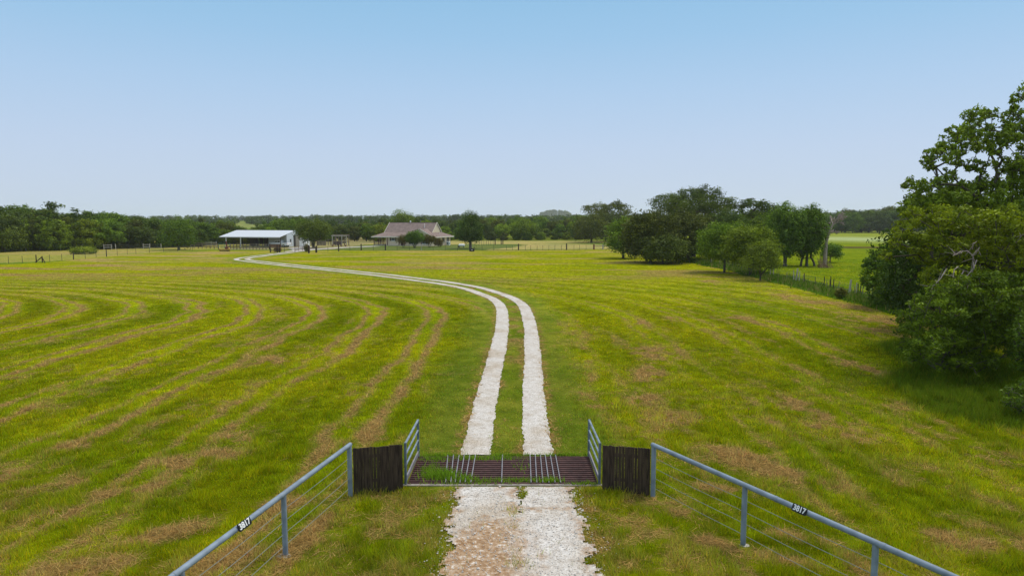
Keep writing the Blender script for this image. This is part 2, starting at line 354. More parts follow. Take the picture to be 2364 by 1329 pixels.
# ------------------------------------------------------------------ gravel
def gravel_mat(name, soil_attr=False):
    m = bpy.data.materials.new(name); m.use_nodes = True; t = m.node_tree; b = t.nodes['Principled BSDF']
    b.inputs['Roughness'].default_value = 1; b.inputs['Specular IOR Level'].default_value = .05
    g = nn(t, 'ShaderNodeNewGeometry')
    n1 = nn(t, 'ShaderNodeTexNoise'); n1.inputs['Scale'].default_value = 3.0; n1.inputs['Detail'].default_value = 8; n1.inputs['Roughness'].default_value = .7
    v = nn(t, 'ShaderNodeTexVoronoi'); v.inputs['Scale'].default_value = 26
    t.links.new(g.outputs['Position'], n1.inputs['Vector']); t.links.new(g.outputs['Position'], v.inputs['Vector'])
    r1 = nn(t, 'ShaderNodeValToRGB'); ramp(r1, [(.24, (.33,.26,.20)), (.40, (.52,.465,.41)), (.56, (.60,.555,.51)), (.74, (.66,.625,.59))]); t.links.new(n1.outputs['Fac'], r1.inputs[0])
    vc = nn(t, 'ShaderNodeTexVoronoi'); vc.inputs['Scale'].default_value = 30; t.links.new(g.outputs['Position'], vc.inputs['Vector']); sv = nn(t, 'ShaderNodeSeparateXYZ'); t.links.new(vc.outputs['Color'], sv.inputs[0])
    rv = nn(t, 'ShaderNodeValToRGB'); ramp(rv, [(0, (.62,.58,.53)), (.25, (.92,.91,.90)), (.7, (1.0,1.0,1.0)), (1, (1.18,1.18,1.18))]); t.links.new(sv.outputs[0], rv.inputs[0])
    nd = nn(t, 'ShaderNodeTexNoise'); nd.inputs['Scale'].default_value = .55; nd.inputs['Detail'].default_value = 5; t.links.new(g.outputs['Position'], nd.inputs['Vector'])
    rd = nn(t, 'ShaderNodeValToRGB'); ramp(rd, [(.33, (.84,.78,.70)), (.52, (1,1,1)), (.7, (1.03,1.03,1.04))]); t.links.new(nd.outputs['Fac'], rd.inputs[0])
    q1 = nn(t, 'ShaderNodeMixRGB', blend_type='MULTIPLY'); q1.inputs[0].default_value = 1; q2 = nn(t, 'ShaderNodeMixRGB', blend_type='MULTIPLY'); q2.inputs[0].default_value = 1
    t.links.new(r1.outputs[0], q1.inputs[1]); t.links.new(rv.outputs[0], q1.inputs[2]); t.links.new(q1.outputs[0], q2.inputs[1]); t.links.new(rd.outputs[0], q2.inputs[2])
    out = q2.outputs[0]
    if soil_attr:
        a = nn(t, 'ShaderNodeAttribute', attribute_name='soil')
        n3 = nn(t, 'ShaderNodeTexNoise'); n3.inputs['Scale'].default_value = 11; n3.inputs['Detail'].default_value = 5; t.links.new(g.outputs['Position'], n3.inputs['Vector'])
        rs = nn(t, 'ShaderNodeValToRGB'); ramp(rs, [(.32, (.25,.145,.075)), (.52, (.40,.26,.155)), (.62, (.46,.34,.24)), (.70, (.70,.62,.55))]); t.links.new(n3.outputs['Fac'], rs.inputs[0])
        mx = nn(t, 'ShaderNodeMixRGB'); t.links.new(a.outputs['Fac'], mx.inputs[0]); t.links.new(out, mx.inputs[1]); t.links.new(rs.outputs[0], mx.inputs[2]); out = mx.outputs[0]
    t.links.new(out, b.inputs['Base Color'])
    ad = nn(t, 'ShaderNodeMath', operation='ADD'); t.links.new(n1.outputs['Fac'], ad.inputs[0]); t.links.new(v.outputs['Distance'], ad.inputs[1])
    bp = nn(t, 'ShaderNodeBump'); bp.inputs['Strength'].default_value = .55; bp.inputs['Distance'].default_value = .03
    t.links.new(ad.outputs[0], bp.inputs['Height']); t.links.new(bp.outputs[0], b.inputs['Normal'])
    return m
M_GRAV = gravel_mat('white_limestone_gravel'); M_GRAVS = gravel_mat('gravel_with_brown_soil', True)
def ribbon(P, off, hw, z, rag, seed):
    d = np.gradient(P, axis=0); d /= np.linalg.norm(d, axis=1)[:,None]; nrm = np.stack([-d[:,1], d[:,0]], 1)
    s = np.concatenate([[0], np.cumsum(np.linalg.norm(np.diff(P, axis=0), axis=1))])
    e = [hw + rag*((fbm(s/.13, s*0+k*9.3, seed+k, 3)-.5)*1.1 + (fbm(s/.9+.3, s*0+k+.37, seed+k+5, 3)-.5)*1.3) for k in (0, 1)]
    k = 5; V = []
    for i in range(k):
        f = i/(k-1); o = off - e[0] + f*(e[0]+e[1]); q = P + nrm*o[:,None]
        V.append(np.stack([q[:,0], q[:,1], gz(q[:,0], q[:,1]) + z + .012*math.sin(PI*f)], 1))
    n = len(P); V = np.concatenate(V); I = np.arange(n*k).reshape(k, n)
    Fq = np.stack([I[:-1,:-1], I[:-1,1:], I[1:,1:], I[1:,:-1]], -1).reshape(-1, 4)
    return V, Fq
RF2 = catmull(RPTS, .07)
Va, Fa = ribbon(RF2, .94, .44, .022, .11, 200); Vb, Fb = ribbon(RF2, -.94, .44, .022, .11, 230)
tag(npmesh('gravel_track', np.concatenate([Va, Vb]), np.concatenate([Fa, Fb+len(Va)]), M_GRAV), kind='structure')
Vc, Fc = ribbon(DRIVE, 0, 1.9, .05, .5, 260)
o = npmesh('farmyard_gravel_drive', Vc, Fc, M_GRAV); tag(o, kind='structure')
pd = [at(*p) for p in [(664,573.2),(676,577.5),(700,575.5),(722,572),(716,569.3),(690,570)]]
MB().poly([(x, y, .045) for x, y in pd], [tuple(range(len(pd)))]).build('barn_gravel_yard', M_GRAV)['kind'] = 'structure'
# apron this side of the cattle guard
ax = np.arange(-1.9, 2.15, .05); ay = np.arange(6.0, GY0-.22, .05); AX, AY = np.meshgrid(ax, ay)
lo = -1.42 + .26*(fbm(AY/.3, AY*0, 300, 3)-.5)*2 ; hi = 1.52 + .012*(17.5-AY)*3 + .30*(fbm(AY/.35, AY*0+4, 310, 3)-.5)*2
_e = .34*(fbm(AX/.45, AY/.5, 318, 4)-.5)*2 + .14*(fbm(AX/.09, AY/.12, 319, 2)-.5)*2
inside = (AX > -1.40+_e) & (AX < 1.50+.03*(17.5-AY)+_e)
# tongue of grass in the middle close to the guard
mid = (fbm(AX/.17, AY/.2, 320, 3)-.5)*1.1 + np.exp(-(((AX-.22)/.17)**2+((AY-17.1)/.75)**2)) + .35*np.exp(-(((AX-.15)/.14)**2+((AY-15.9)/.35)**2)) > .62
inside &= ~mid
_n1 = fbm(AX/.8, AY/.8, 330, 5)-.5; _n2 = fbm(AX/.22, AY/.22, 332, 4)-.5
soil = sstep(-.25, .25, (14.95+.55*AX-AY)*1.1 + 2.6*_n1 + 1.2*_n2)*sstep(.55, -.05, AX + 1.3*_n1 + .5*_n2)
soil = np.maximum(soil, .9*np.exp(-((AX-.08-.5*_n1)/.20)**2)*sstep(-.22,.12,_n2+.3*_n1))
soil = np.maximum(soil, .75*sstep(.06,.22,_n1+.5*_n2))
soil = np.maximum(soil, .8*sstep(.25,.0,np.minimum(AX-lo, hi-AX))*sstep(.4,.6,fbm(AX/.2,AY/.2,340,2)))
AZ = .03 + .015*fbm(AX/.4, AY/.4, 350, 3)
I = np.arange(AX.size).reshape(AX.shape); Q = np.stack([I[:-1,:-1], I[:-1,1:], I[1:,1:], I[1:,:-1]], -1).reshape(-1, 4)
keep = inside[:-1,:-1].ravel(); Q = Q[keep]
APR = (ax, ay, inside, soil)
tag(npmesh('gravel_apron', np.stack([AX.ravel(), AY.ravel(), AZ.ravel()], 1), Q, M_GRAVS, smooth=True, attrs={'soil': ('FLOAT', soil.ravel())}), kind='structure')
rng = np.random.default_rng(4)
# loose stones on and beside the gravel
def stones(n, xr, yr, sz, accept, name, z=.045):
    x = rng.uniform(*xr, n); y = rng.uniform(*yr, n); k = accept(x, y); x = x[k]; y = y[k]; n = len(x)
    r = sz*rng.lognormal(0, .4, n); base = np.array([(1,0,0),(0,1,0),(-1,0,0),(0,-1,0),(0,0,.7),(0,0,-.5)])
    V = base[None]*r[:,None,None]*rng.uniform(.6,1.3,(n,6,1)); a = rng.uniform(0, 6.28, n); c, s = np.cos(a)[:,None], np.sin(a)[:,None]
    V = np.stack([V[...,0]*c-V[...,1]*s+x[:,None], V[...,0]*s+V[...,1]*c+y[:,None], V[...,2]+z], -1).reshape(-1, 3)
    Fb = np.array([(0,1,4),(1,2,4),(2,3,4),(3,0,4),(1,0,5),(2,1,5),(3,2,5),(0,3,5)]); F = (Fb[None]+6*np.arange(n)[:,None,None]).reshape(-1, 3)
    return npmesh(name, V, F, mat('limestone_stone', (.60,.55,.50), 1, noise=.2, nscale=3))
tag(stones(6500, (-2.3,2.6), (8.5,17.4), .013, lambda x, y: rng.uniform(size=x.size) < np.where(np.abs(x-.1) < 1.7, 1, .22*np.exp(-((np.abs(x-.1)-1.7)/.35)**2)), 'scattered_limestone', .05),
    'small white limestone stones scattered over the brown driveway apron', 'gravel', kind='stuff')

# ------------------------------------------------------------------ grass blades
def leafmat(name, translucent=.35, attr='col'):
    m = bpy.data.materials.new(name); m.use_nodes = True; t = m.node_tree; t.nodes.clear()
    a = nn(t, 'ShaderNodeAttribute', attribute_name=attr); d = nn(t, 'ShaderNodeBsdfDiffuse'); tr = nn(t, 'ShaderNodeBsdfTranslucent'); mx = nn(t, 'ShaderNodeMixShader'); mx.inputs[0].default_value = translucent
    o = nn(t, 'ShaderNodeOutputMaterial'); t.links.new(a.outputs['Color'], d.inputs[0]); t.links.new(a.outputs['Color'], tr.inputs[0])
    t.links.new(d.outputs[0], mx.inputs[1]); t.links.new(tr.outputs[0], mx.inputs[2]); t.links.new(mx.outputs[0], o.inputs[0]); return m
M_BLADE = leafmat('grass_blade', .45)
gV = []; gF = []; gC = []; dV = []; dF = []; dC = []
def blades(n, y0, y1, hgt, wid, seed, xmax=None):
    r = np.random.default_rng(seed)
    y = y0*np.exp(r.uniform(0, 1, n)*math.log(y1/y0)); y = y[r.uniform(size=n) > sstep(80, 130, y)]; n = len(y); x = r.uniform(-1, 1, n)*(.78*y+4.5)
    pass
    if xmax: pass
    d = polydist(x, y, ROAD, 3); jit = .10*(r.uniform(size=n)-.5)
    jit = jit + .26*(fbm(x/.5, y/.9, 411, 3)-.5); on = (np.abs(d-.94)+jit < .41) & ~((np.abs(d-.94) > .2) & (r.uniform(size=n) < .05)) & (y > 19.6)
    on |= (x > GX0-.05) & (x < GX1+.05) & (y > GY0-.3) & (y < GY1+.03)
    ix = np.clip(((x+1.9)/.05).astype(int), 0, len(APR[0])-1); iy = np.clip(((y-6)/.05).astype(int), 0, len(APR[1])-1)
    ap = (x > -1.9) & (x < 2.1) & (y < GY0-.2); on |= ap & APR[2][iy, ix] & (r.uniform(size=n) > .006 + .75*(np.exp(-(((x-.02)/.17)**2+((y-14.75)/.28)**2)) + .7*np.exp(-(((x-.05)/.15)**2+((y-14.1)/.25)**2)) + .6*np.exp(-(((x-.15)/.2)**2+((y-13.3)/.3)**2)) + .4*np.exp(-(((x-.05)/.2)**2+((y-15.9)/.3)**2))))
    k = ~on; x = x[k]; y = y[k]; d = d[k]
    col, dr, ht = field(x, y)
    n = len(x)
    keep = r.uniform(size=n) > .78*dr*(ht < 1.5)
    dry = ~keep
    sh = 1 - .55*sstep(3.2, 2.2, d)
    tuft = .40 + 1.25*sstep(.3, .75, fbm(x/.38, y/.38, 401, 3))
    h = hgt*ht*sh*tuft*r.uniform(.6, 1.3, n)*np.clip(21/y, .24, 1)**.9; w = wid*(y/15)**1.25*r.uniform(.7, 1.4, n)
    a = r.uniform(0, 2*PI, n); la = r.uniform(0, 2*PI, n); lean = r.uniform(.15, .8, n)*h
    z0 = gz(x, y)-.01
    c = col*1.5*(r.uniform(.66, 1.4, (n,1)))*(1 + .25*(r.uniform(size=(n,3))-.5)); yl = r.uniform(size=n) < .16; c[yl] = c[yl]*np.array((1.6,1.2,1.5))
    # standing
    def emit(m, V, F, C, h, w, lean, zt, c):
        x_, y_, a_, la_ = x[m], y[m], a[m], la[m]; hh, ww, ll = h[m], w[m], lean[m]; n_ = len(x_); z_ = z0[m]
        p0 = np.stack([x_-np.cos(a_)*ww/2, y_-np.sin(a_)*ww/2, z_+zt], 1); p1 = np.stack([x_+np.cos(a_)*ww/2, y_+np.sin(a_)*ww/2, z_+zt], 1)
        p2 = np.stack([x_+np.cos(la_)*ll, y_+np.sin(la_)*ll, z_+hh], 1)
        b = sum(len(q) for q in V); V.append(np.stack([p0, p1, p2], 1).reshape(-1, 3)); F.append(b+np.arange(3*n_).reshape(-1, 3)); cc = np.clip(c[m], 0, 1)
        C.append(np.repeat(np.concatenate([cc, np.ones((n_,1))], 1), 3, 0))
    emit(keep, gV, gF, gC, h, w, lean, 0, c)
    cd = (C_DRY*r.uniform(.5, 1.75, (n,1)))*np.array((1,1,1)); cd = cd*(1-.25*r.uniform(size=(n,1))*np.array((0,.6,1)))
    L = hgt*2.0*r.uniform(.6, 1.6, n); hz = hgt*r.uniform(.15, 1.0, n)*(.4+.8*dr)*np.clip(30/y, .5, 1)
    emit(dry, dV, dF, dC, hz, w*1.1, L, .02, cd)
for _k in range(4): blades(385000, 8.5, 130, .115, .0165, 1+_k)
tag(npmesh('grass', np.concatenate(gV), np.concatenate(gF), M_BLADE, attrs={'col': ('FLOAT_COLOR', np.concatenate(gC))}), 'short green grass growing over the whole mown hay field', 'grass', kind='stuff')
tag(npmesh('hay_litter', np.concatenate(dV), np.concatenate(dF), M_BLADE, attrs={'col': ('FLOAT_COLOR', np.concatenate(dC))}), 'brown cut hay lying in streaks and clumps on the grass', 'hay', kind='stuff')
del gV, gF, gC, dV, dF, dC
# ------------------------------------------------------------------ trees
def crownmat(name, dark, light, transl=.25):
    m = bpy.data.materials.new(name); m.use_nodes = True; t = m.node_tree; t.nodes.clear()
    a = nn(t, 'ShaderNodeAttribute', attribute_name='var'); r = nn(t, 'ShaderNodeValToRGB'); ramp(r, [(.05, dark), (.6, tuple((p+q)/2 for p, q in zip(dark, light))), (1, light)])
    oi = nn(t, 'ShaderNodeObjectInfo'); mu = nn(t, 'ShaderNodeMixRGB', blend_type='MULTIPLY'); mu.inputs[0].default_value = 1
    t.links.new(a.outputs['Fac'], r.inputs[0]); t.links.new(r.outputs[0], mu.inputs[1]); t.links.new(oi.outputs['Color'], mu.inputs[2])
    d = nn(t, 'ShaderNodeBsdfDiffuse'); tr = nn(t, 'ShaderNodeBsdfTranslucent'); mx = nn(t, 'ShaderNodeMixShader'); mx.inputs[0].default_value = transl; o = nn(t, 'ShaderNodeOutputMaterial')
    t.links.new(mu.outputs[0], d.inputs[0]); t.links.new(mu.outputs[0], tr.inputs[0]); t.links.new(d.outputs[0], mx.inputs[1]); t.links.new(tr.outputs[0], mx.inputs[2])
    gl = nn(t, 'ShaderNodeBsdfGlossy'); gl.inputs['Roughness'].default_value = .45; gl.inputs[0].default_value = (.9,.95,1,1); m2 = nn(t, 'ShaderNodeMixShader'); m2.inputs[0].default_value = .012
    t.links.new(mx.outputs[0], m2.inputs[1]); t.links.new(gl.outputs[0], m2.inputs[2]); t.links.new(m2.outputs[0], o.inputs[0]); return m
M_CROWN = crownmat('oak_leaves', (.032,.050,.007), (.150,.185,.018))
M_BARK = mat('grey_brown_bark', (.10,.08,.06), 1, noise=.35, nscale=5, bump=.5)
M_DEAD = mat('bleached_dead_wood', (.40,.31,.27), 1, noise=.3, nscale=4, bump=.3)

def leaf_cloud(cl, dens, size, rng, spread=1.0, flat=.45):
    """cl: (n,5) centre x,y,z, radius, squash -> leaf quads"""
    V = []; A = []
    for (x, y, z, r, sq) in cl:
        n = max(12, int(dens*r*r)); d = rng.normal(size=(n,3)); d[:,2] += .25; d /= np.linalg.norm(d, axis=1)[:,None]
        wob = 1 + .28*np.sin(d[:,0]*5+x*3)*np.sin(d[:,1]*5+y*3+1)+.2*np.sin(d[:,2]*7+z)
        rr = r*wob*np.where(rng.uniform(size=n) < .72, rng.uniform(.72, 1.04, n), rng.uniform(.2, 1.3, n))
        p = np.array((x,y,z)) + d*rr[:,None]*np.array((1,1,sq))
        nr = d + rng.normal(size=(n,3))*.62*spread + np.array((0,0,.3)); nr /= np.linalg.norm(nr, axis=1)[:,None]
        u = np.cross(nr, rng.normal(size=(n,3))); u /= np.linalg.norm(u, axis=1)[:,None]+1e-9; v = np.cross(nr, u)
        s = size*rng.uniform(.6, 1.35, n)[:,None]
        V.append(np.stack([p-u*s, p-v*s*flat, p+u*s, p+v*s*flat], 1).reshape(-1, 3))
        cv = rng.uniform(.05, .62); va = np.clip(cv + .45*rng.uniform(size=n)**1.6*(1) + .12*(d[:,2] > .3), 0, 1)  # upper leaves of each clump lighter: light from above put into the colour
        A.append(np.repeat(va, 4))
    V = np.concatenate(V); n = len(V)//4
    return V, np.arange(4*n).reshape(-1, 4), np.concatenate(A)

def skeleton(cl, r0, rng, fork, mesh, lean=(0,0), stems=1, twig=.02):
    """limbs from the trunk to every leaf clump, thickness by load"""
    nodes = [Vector((0,0,0))]; par = [-1]; load = [0.0]
    fx, fy = lean
    k = 4
    for i in range(1, k+1):
        f = i/k; nodes.append(Vector((fx*f*f+rng.normal()*.04*fork*.3, fy*f*f+rng.normal()*.04*fork*.3, fork*f))); par.append(len(nodes)-2); load.append(0)
    top = nodes[-1]
    order = sorted(cl, key=lambda c: (Vector(c[:3])-top).length)
    for c in order:
        t = Vector(c[:3]); best = None; bd = 1e9
        for i, p in enumerate(nodes):
            if i < 3: continue
            d = (t-p); cost = d.length*(1.0 + (.8 if d.z < -.3 else 0)) + .25*(p-top).length
            if cost < bd: bd = cost; best = i
        p = nodes[best]; L = (t-p).length; seg = max(1, int(L/1.1)); last = best
        off = Vector((rng.normal(), rng.normal(), rng.normal()*.6+.5))*L*.10
        for j in range(1, seg+1):
            f = j/seg; q = p.lerp(t, f) + off*math.sin(PI*f); nodes.append(q); par.append(last); load.append(0); last = len(nodes)-1
        load[last] = 1
    for i in range(len(nodes)-1, 0, -1): load[par[i]] += load[i]
    tot = load[0]
    for i in range(1, len(nodes)):
        rr = max(twig, r0*(load[i]/tot)**.62); rp_ = max(twig, r0*(load[par[i]]/tot)**.62)*(1.0 if par[i] else 1.35)
        if (nodes[i]-nodes[par[i]]).length > .02: mesh.tube(nodes[par[i]], nodes[i], min(rp_, rr*1.5), rr, 7, caps=False)

def clumps(kind, rx, h, z0, n, cr, rng):
    out = []
    tries = 0
    while len(out) < n and tries < 20000:
        tries += 1
        u = rng.uniform(-1, 1, 3)
        if kind == 'cone': 
            f = (u[2]+1)/2; lim = (1-f)**.62*(.55+.45*min(1, f*6)); rad = math.hypot(u[0], u[1])
            if rad > lim or rad < lim*.35 and f < .8: continue
            p = (u[0]*rx, u[1]*rx, z0+f*(h-z0))
        else:
            L = math.sqrt(u[0]**2+u[1]**2+u[2]**2)
            lo = {'round': .45, 'oak': .25, 'bush': .4, 'airy': .3}[kind]
            if L > 1 or L < lo: continue
            if kind == 'oak' and u[2] < -.55: continue
            if kind == 'bush' and u[2] < 0:
                u[2] = -abs(u[2])**.6; q = 1/max(.35, math.hypot(u[0], u[1]))**.5; u[0] *= q; u[1] *= q
            p = (u[0]*rx, u[1]*rx, z0+(u[2]+1)/2*(h-z0))
        r = cr*rng.uniform(.65, 1.3)
        if any((p[0]-q[0])**2+(p[1]-q[1])**2+(p[2]-q[2])**2 < (.62*(r+q[3])*.5)**2*1.6 for q in out): 
            if rng.uniform() < .8: continue
        out.append((p[0], p[1], p[2], r, {'airy': .6, 'oak': .75}.get(kind, .85)))
    for q in list(out):
        if rng.uniform() < .38:
            cx_, cz_ = 0, z0+(h-z0)*.5; d = np.array((q[0], q[1], q[2]-cz_)); L = np.linalg.norm(d)+1e-6; d = d/L
            if d[2] > -.3 and q[2] > z0+(h-z0)*.35: out.append((q[0]+d[0]*cr*.85, q[1]+d[1]*cr*.85, q[2]+d[2]*cr*.85, q[3]*.48, q[4]))
    return out

def make_tree(name, label, loc, cl, trunk_r, fork, dens, size, seed, tint=(1,1,1), group=None, cat='tree', lean=(0,0), bark=None, spread=1.0, twig=.02, rz=0, trunks=None):
    rng = np.random.default_rng(seed)
    root = empty(name, (loc[0], loc[1], float(gz(loc[0], loc[1]))), rz); tag(root, label, cat, group)
    mb = MB()
    if trunks:
        for (dx, dy, ln, w) in trunks:
            sub = [c for i, c in enumerate(cl) if i % len(trunks) == trunks.index((dx,dy,ln,w))]
            b = len(mb.v); skeleton([(c[0]-dx, c[1]-dy, *c[2:]) for c in sub], trunk_r*w, rng, fork, mb, ln, twig=twig)
            mb.v[b:] = [(v[0]+dx, v[1]+dy, v[2]) for v in mb.v[b:]]
    else: skeleton(cl, trunk_r, rng, fork, mb, lean, twig=twig)
    mb.build('trunk', bark or M_BARK, root, smooth=True)
    V, F, A = leaf_cloud(cl, dens, size, rng, spread)
    c = npmesh('crown', V, F, M_CROWN, root, attrs={'var': ('FLOAT', A)}); c.color = (*tint, 1)
    return root
def copy_tree(src, name, loc, rz, sc, tint, label, group, cat='tree'):
    r = src.copy(); r.name = name; COL.objects.link(r); r.location = (loc[0], loc[1], float(gz(loc[0], loc[1]))-.05); r.rotation_euler = (0, 0, rz); r.scale = sc
    tag(r, label, cat, group)
    for ch in src.children:
        c = ch.copy(); COL.objects.link(c); c.parent = r; c.name = ch.name
        if ch.name.startswith('crown'): c.color = (*tint, 1)
    return r

DK = (.88,1.02,.95); BR = (1.15,1.05,1.0); MG = (1.35,1.65,.9); LG = (2.1,2.25,.9); YG = (2.3,2.0,.8)
# ---- woods: eight kinds of tree, each copied by hand to its own place
LM = [(-60,'beyond the left edge of the field'),(15,'at the far left edge of the wood'),(75,'left of the tall open-topped oak'),(145,'by the tall open-topped oak'),(200,'above the pale round bush in the left field'),(255,'above the wide rail panel'),(320,'left of the mid-green corral tree'),(415,'behind the mid-green corral tree'),(475,'at the left end of the corral rails'),
      (520,'above the yellow farm implement'),(560,'over the left end of the barn roof'),(600,'over the middle of the barn roof'),(640,'over the parked pickup'),(690,'at the right end of the barn roof'),(735,'behind the big round yard tree'),(785,'behind the timber pergola'),(835,'left of the house, right of the pergola'),(885,'at the left eave of the house'),(930,'over the left half of the house ridge'),(985,'over the roof pipes of the house'),(1035,'just right of the house gable'),
      (1085,'behind the tall conical tree'),(1135,'behind the lone corner posts'),(1175,'left of the pale-topped tree'),(1215,'behind the pale-topped tree'),(1255,'right of the pale-topped tree'),(1290,'below the hazy far trees'),(1335,'beside the brown-leaved oaks'),(1385,'behind the brown-leaved oaks'),(1440,'behind the open oak by the rail panel'),(1500,'left behind the tallest spreading oak'),(1580,'behind the tallest spreading oak'),(1680,'between the spreading oak and the fence trees'),(1760,'behind the leafy fence trees'),(1850,'behind the dead snag group'),
      (1910,'right behind the dead snag'),(1960,'at the left of the far pasture edge'),(2005,'in the middle of the far pasture edge'),(2050,'at the right of the far pasture edge'),(2110,'behind the big right-hand oak'),(2200,'deep behind the big right-hand oak')]
_used = set()
def place_label(tone, form, row, px):
    l = min(LM, key=lambda q: abs(q[0]-px)); d = px-l[0]
    base = f"{tone} {form} {row} {l[1]}"
    side = 'slightly left' if d < -8 else ('slightly right' if d > 8 else '')
    for s in ('', side, 'taller', 'lower', 'denser', 'leaner', 'broader', 'ragged', 'rounder', 'twin', 'paler', 'duller', 'narrower'):
        lab = f"{s + ' ' if s else ''}{base}"
        if lab not in _used: break
    _used.add(lab); return lab
PROTO = []; _first = [True]*8
def protos():
    specs = [('oak',5.0,10,1.2,80,1.15),('round',4.6,10,.6,90,1.1),('bush',5.2,10,0,100,1.1),('airy',4.8,10,3.2,44,.85),('round',4.2,10,.2,84,1.0),('oak',5.6,10,.4,96,1.15),('bush',4.2,10,0,84,1.0),('cone',4.0,10,.2,90,1.0)]
    for i, (k, rx, h, z0, n, cr) in enumerate(specs):
        rng = np.random.default_rng(700+i); cl = clumps(k, rx-cr*.4, h-cr*.6, z0+cr*.45, n, cr, rng)
        PROTO.append((k, cl, rx))
protos()
SKY = [(-300,486),(-100,480),(0,480),(60,473),(100,483),(150,486),(190,494),(220,485),(270,489),(320,499),(370,502),(420,500),(470,500),(520,502),(545,514),(565,520),(583,520),(600,512),(625,503),(655,498),(690,494),(720,499),(760,503),(800,503),(840,503),(900,501),(960,500),(1000,500),(1040,504),(1085,503),(1130,496),(1160,495),(1200,500),(1240,499),(1280,504),(1320,497),(1360,492),(1480,490),(1600,490),(1700,482),(1760,480),(1850,484),(1900,486),(1960,481),(2010,484),(2060,472),(2120,470),(2250,470),(2500,470)]
def skyline(px): return float(np.interp(px, [s[0] for s in SKY], [s[1] for s in SKY]))
WR = random.Random(77)
SRC = {}
def wood_tree(px, Y, topy, kinds, tone, form, row, group, wscale=1.0, tint=None):
    k = WR.choice(kinds); X = (px-1182)/1576*(Y)   # small-angle: depth runs along +Y
    r = ray(px, 510); X = r[0]*Y/r[1]
    g0 = float(gz(X, Y)); hgt = up(px, topy, Y)[2]-g0
    hgt = max(3.0, hgt); tt = tint or {'dark': DK, 'brownish': BR, 'mid-green': MG, 'light green': LG, 'yellow-green': YG}[tone]
    j = WR.uniform(.85, 1.15); tt = tuple(c*j*WR.uniform(.93, 1.07) for c in tt)
    lab = place_label(tone, form, row, px); sc = hgt/10; ws = sc*WR.uniform(.9, 1.15)*wscale
    if k not in SRC:
        kind, cl, rx = PROTO[k]
        o = make_tree('oak_tree', lab, (X, Y), cl, .26, {'oak':2.6,'airy':3.8}.get(kind,1.6), 130, .23, 800+k, tt, group)
        SRC[k] = o; o.scale = (ws, ws, sc); o.rotation_euler = (0,0,WR.uniform(0, 6.28))
    else: copy_tree(SRC[k], 'oak_tree', (X, Y), WR.uniform(0, 6.28), (ws, ws, sc), tt, lab, group)
def tone_pick(w): return WR.choices(['dark','brownish','mid-green','light green'], w)[0]
# left wood
px = -70
while px < 560:
    yb = float(np.interp(px, [-70,0,350,560], [585,582,573,570])); Yf = at(px, yb)[1]+max(0,px-455)*.45
    wood_tree(px+WR.uniform(-6,6), Yf+WR.uniform(2,6), skyline(px)+WR.uniform(14,34), [2,4,6,5], tone_pick((5,2,3,1)), 'front-row', 'tree of the wood', 'trees of the left wood', 1.0)
    px += WR.uniform(34, 46)
px = -90
while px < 560:
    Yf = at(px, float(np.interp(px, [-70,0,350,560], [585,582,573,570])))[1]+max(0,px-455)*.45
    wood_tree(px, Yf+WR.uniform(10,14), skyline(px)+WR.uniform(0,14), [0,1,5,5,4], tone_pick((7,3,2,0)), 'second-row', 'oak', 'trees of the left wood', 1.05)
    px += WR.uniform(36, 48)
px = -80
while px < 545:
    Yf = at(px, float(np.interp(px, [-70,0,350,560], [585,582,573,570])))[1]+max(0,px-455)*.45
    wood_tree(px, Yf+WR.uniform(20,28), skyline(px)+WR.uniform(-2,5), [0,0,3,5,1], tone_pick((8,3,1,0)), 'skyline', 'oak', 'trees of the left wood', 1.1)
    px += WR.uniform(34, 48)
wood_tree(146, at(146,580)[1]+9, 464, [3], 'dark', 'tall open-topped oak', 'standing clear above the wood', 'trees of the left wood', 1.0)
# belt behind barn and house
for (ra, rb, dY, dt, kinds, w, form, row, st) in ((552,1345,0,(10,26),[2,4,6,1,5],(3,1,6,3),'front-row','tree',(26,38)),
                                               (552,1350,16,(4,14),[1,5,4,0,2],(5,2,5,2),'middle-row','oak',(27,38)),
                                               (590,1350,34,(-3,4),[0,1,3,5],(5,1,4,1),'skyline','oak',(25,36))):
    px = ra
    while px < rb:
        Yb = float(np.interp(px, [552,700,860,1040,1200,1345], [205,228,238,248,258,262]))+dY
        if not (560 < px < 590 and dY > 0):
            wood_tree(px, Yb+WR.uniform(-2,5), max(skyline(px)+WR.uniform(*dt), 486), kinds, tone_pick(w), form, row, 'trees of the belt behind the house', 1.0)
        px += WR.uniform(*st)
px = 470
while px < 700:
    wood_tree(px, 209+WR.uniform(-2,3), WR.uniform(528,540), [2,6], tone_pick((4,1,4,1)), 'low', 'bush', 'trees of the belt behind the house', 1.5); px += WR.uniform(16, 24)
px = -70
while px < 545:
    wood_tree(px, at(px, float(np.interp(px, [-70,0,350,560], [585,582,573,570])))[1]+max(0,px-455)*.45+WR.uniform(7,9), WR.uniform(538,548), [2,6], tone_pick((5,2,2,0)), 'understorey', 'bush', 'trees of the left wood', 1.7); px += WR.uniform(24, 32)
# low bushes at the foot of the belt
px = 1040
while px < 1345:
    wood_tree(px, float(np.interp(px,[1040,1345],[243,256]))+WR.uniform(-2,2), WR.uniform(534,543), [2,6], tone_pick((2,1,4,3)), 'low', 'bush', 'trees of the belt behind the house', 1.3)
    px += WR.uniform(22, 36)
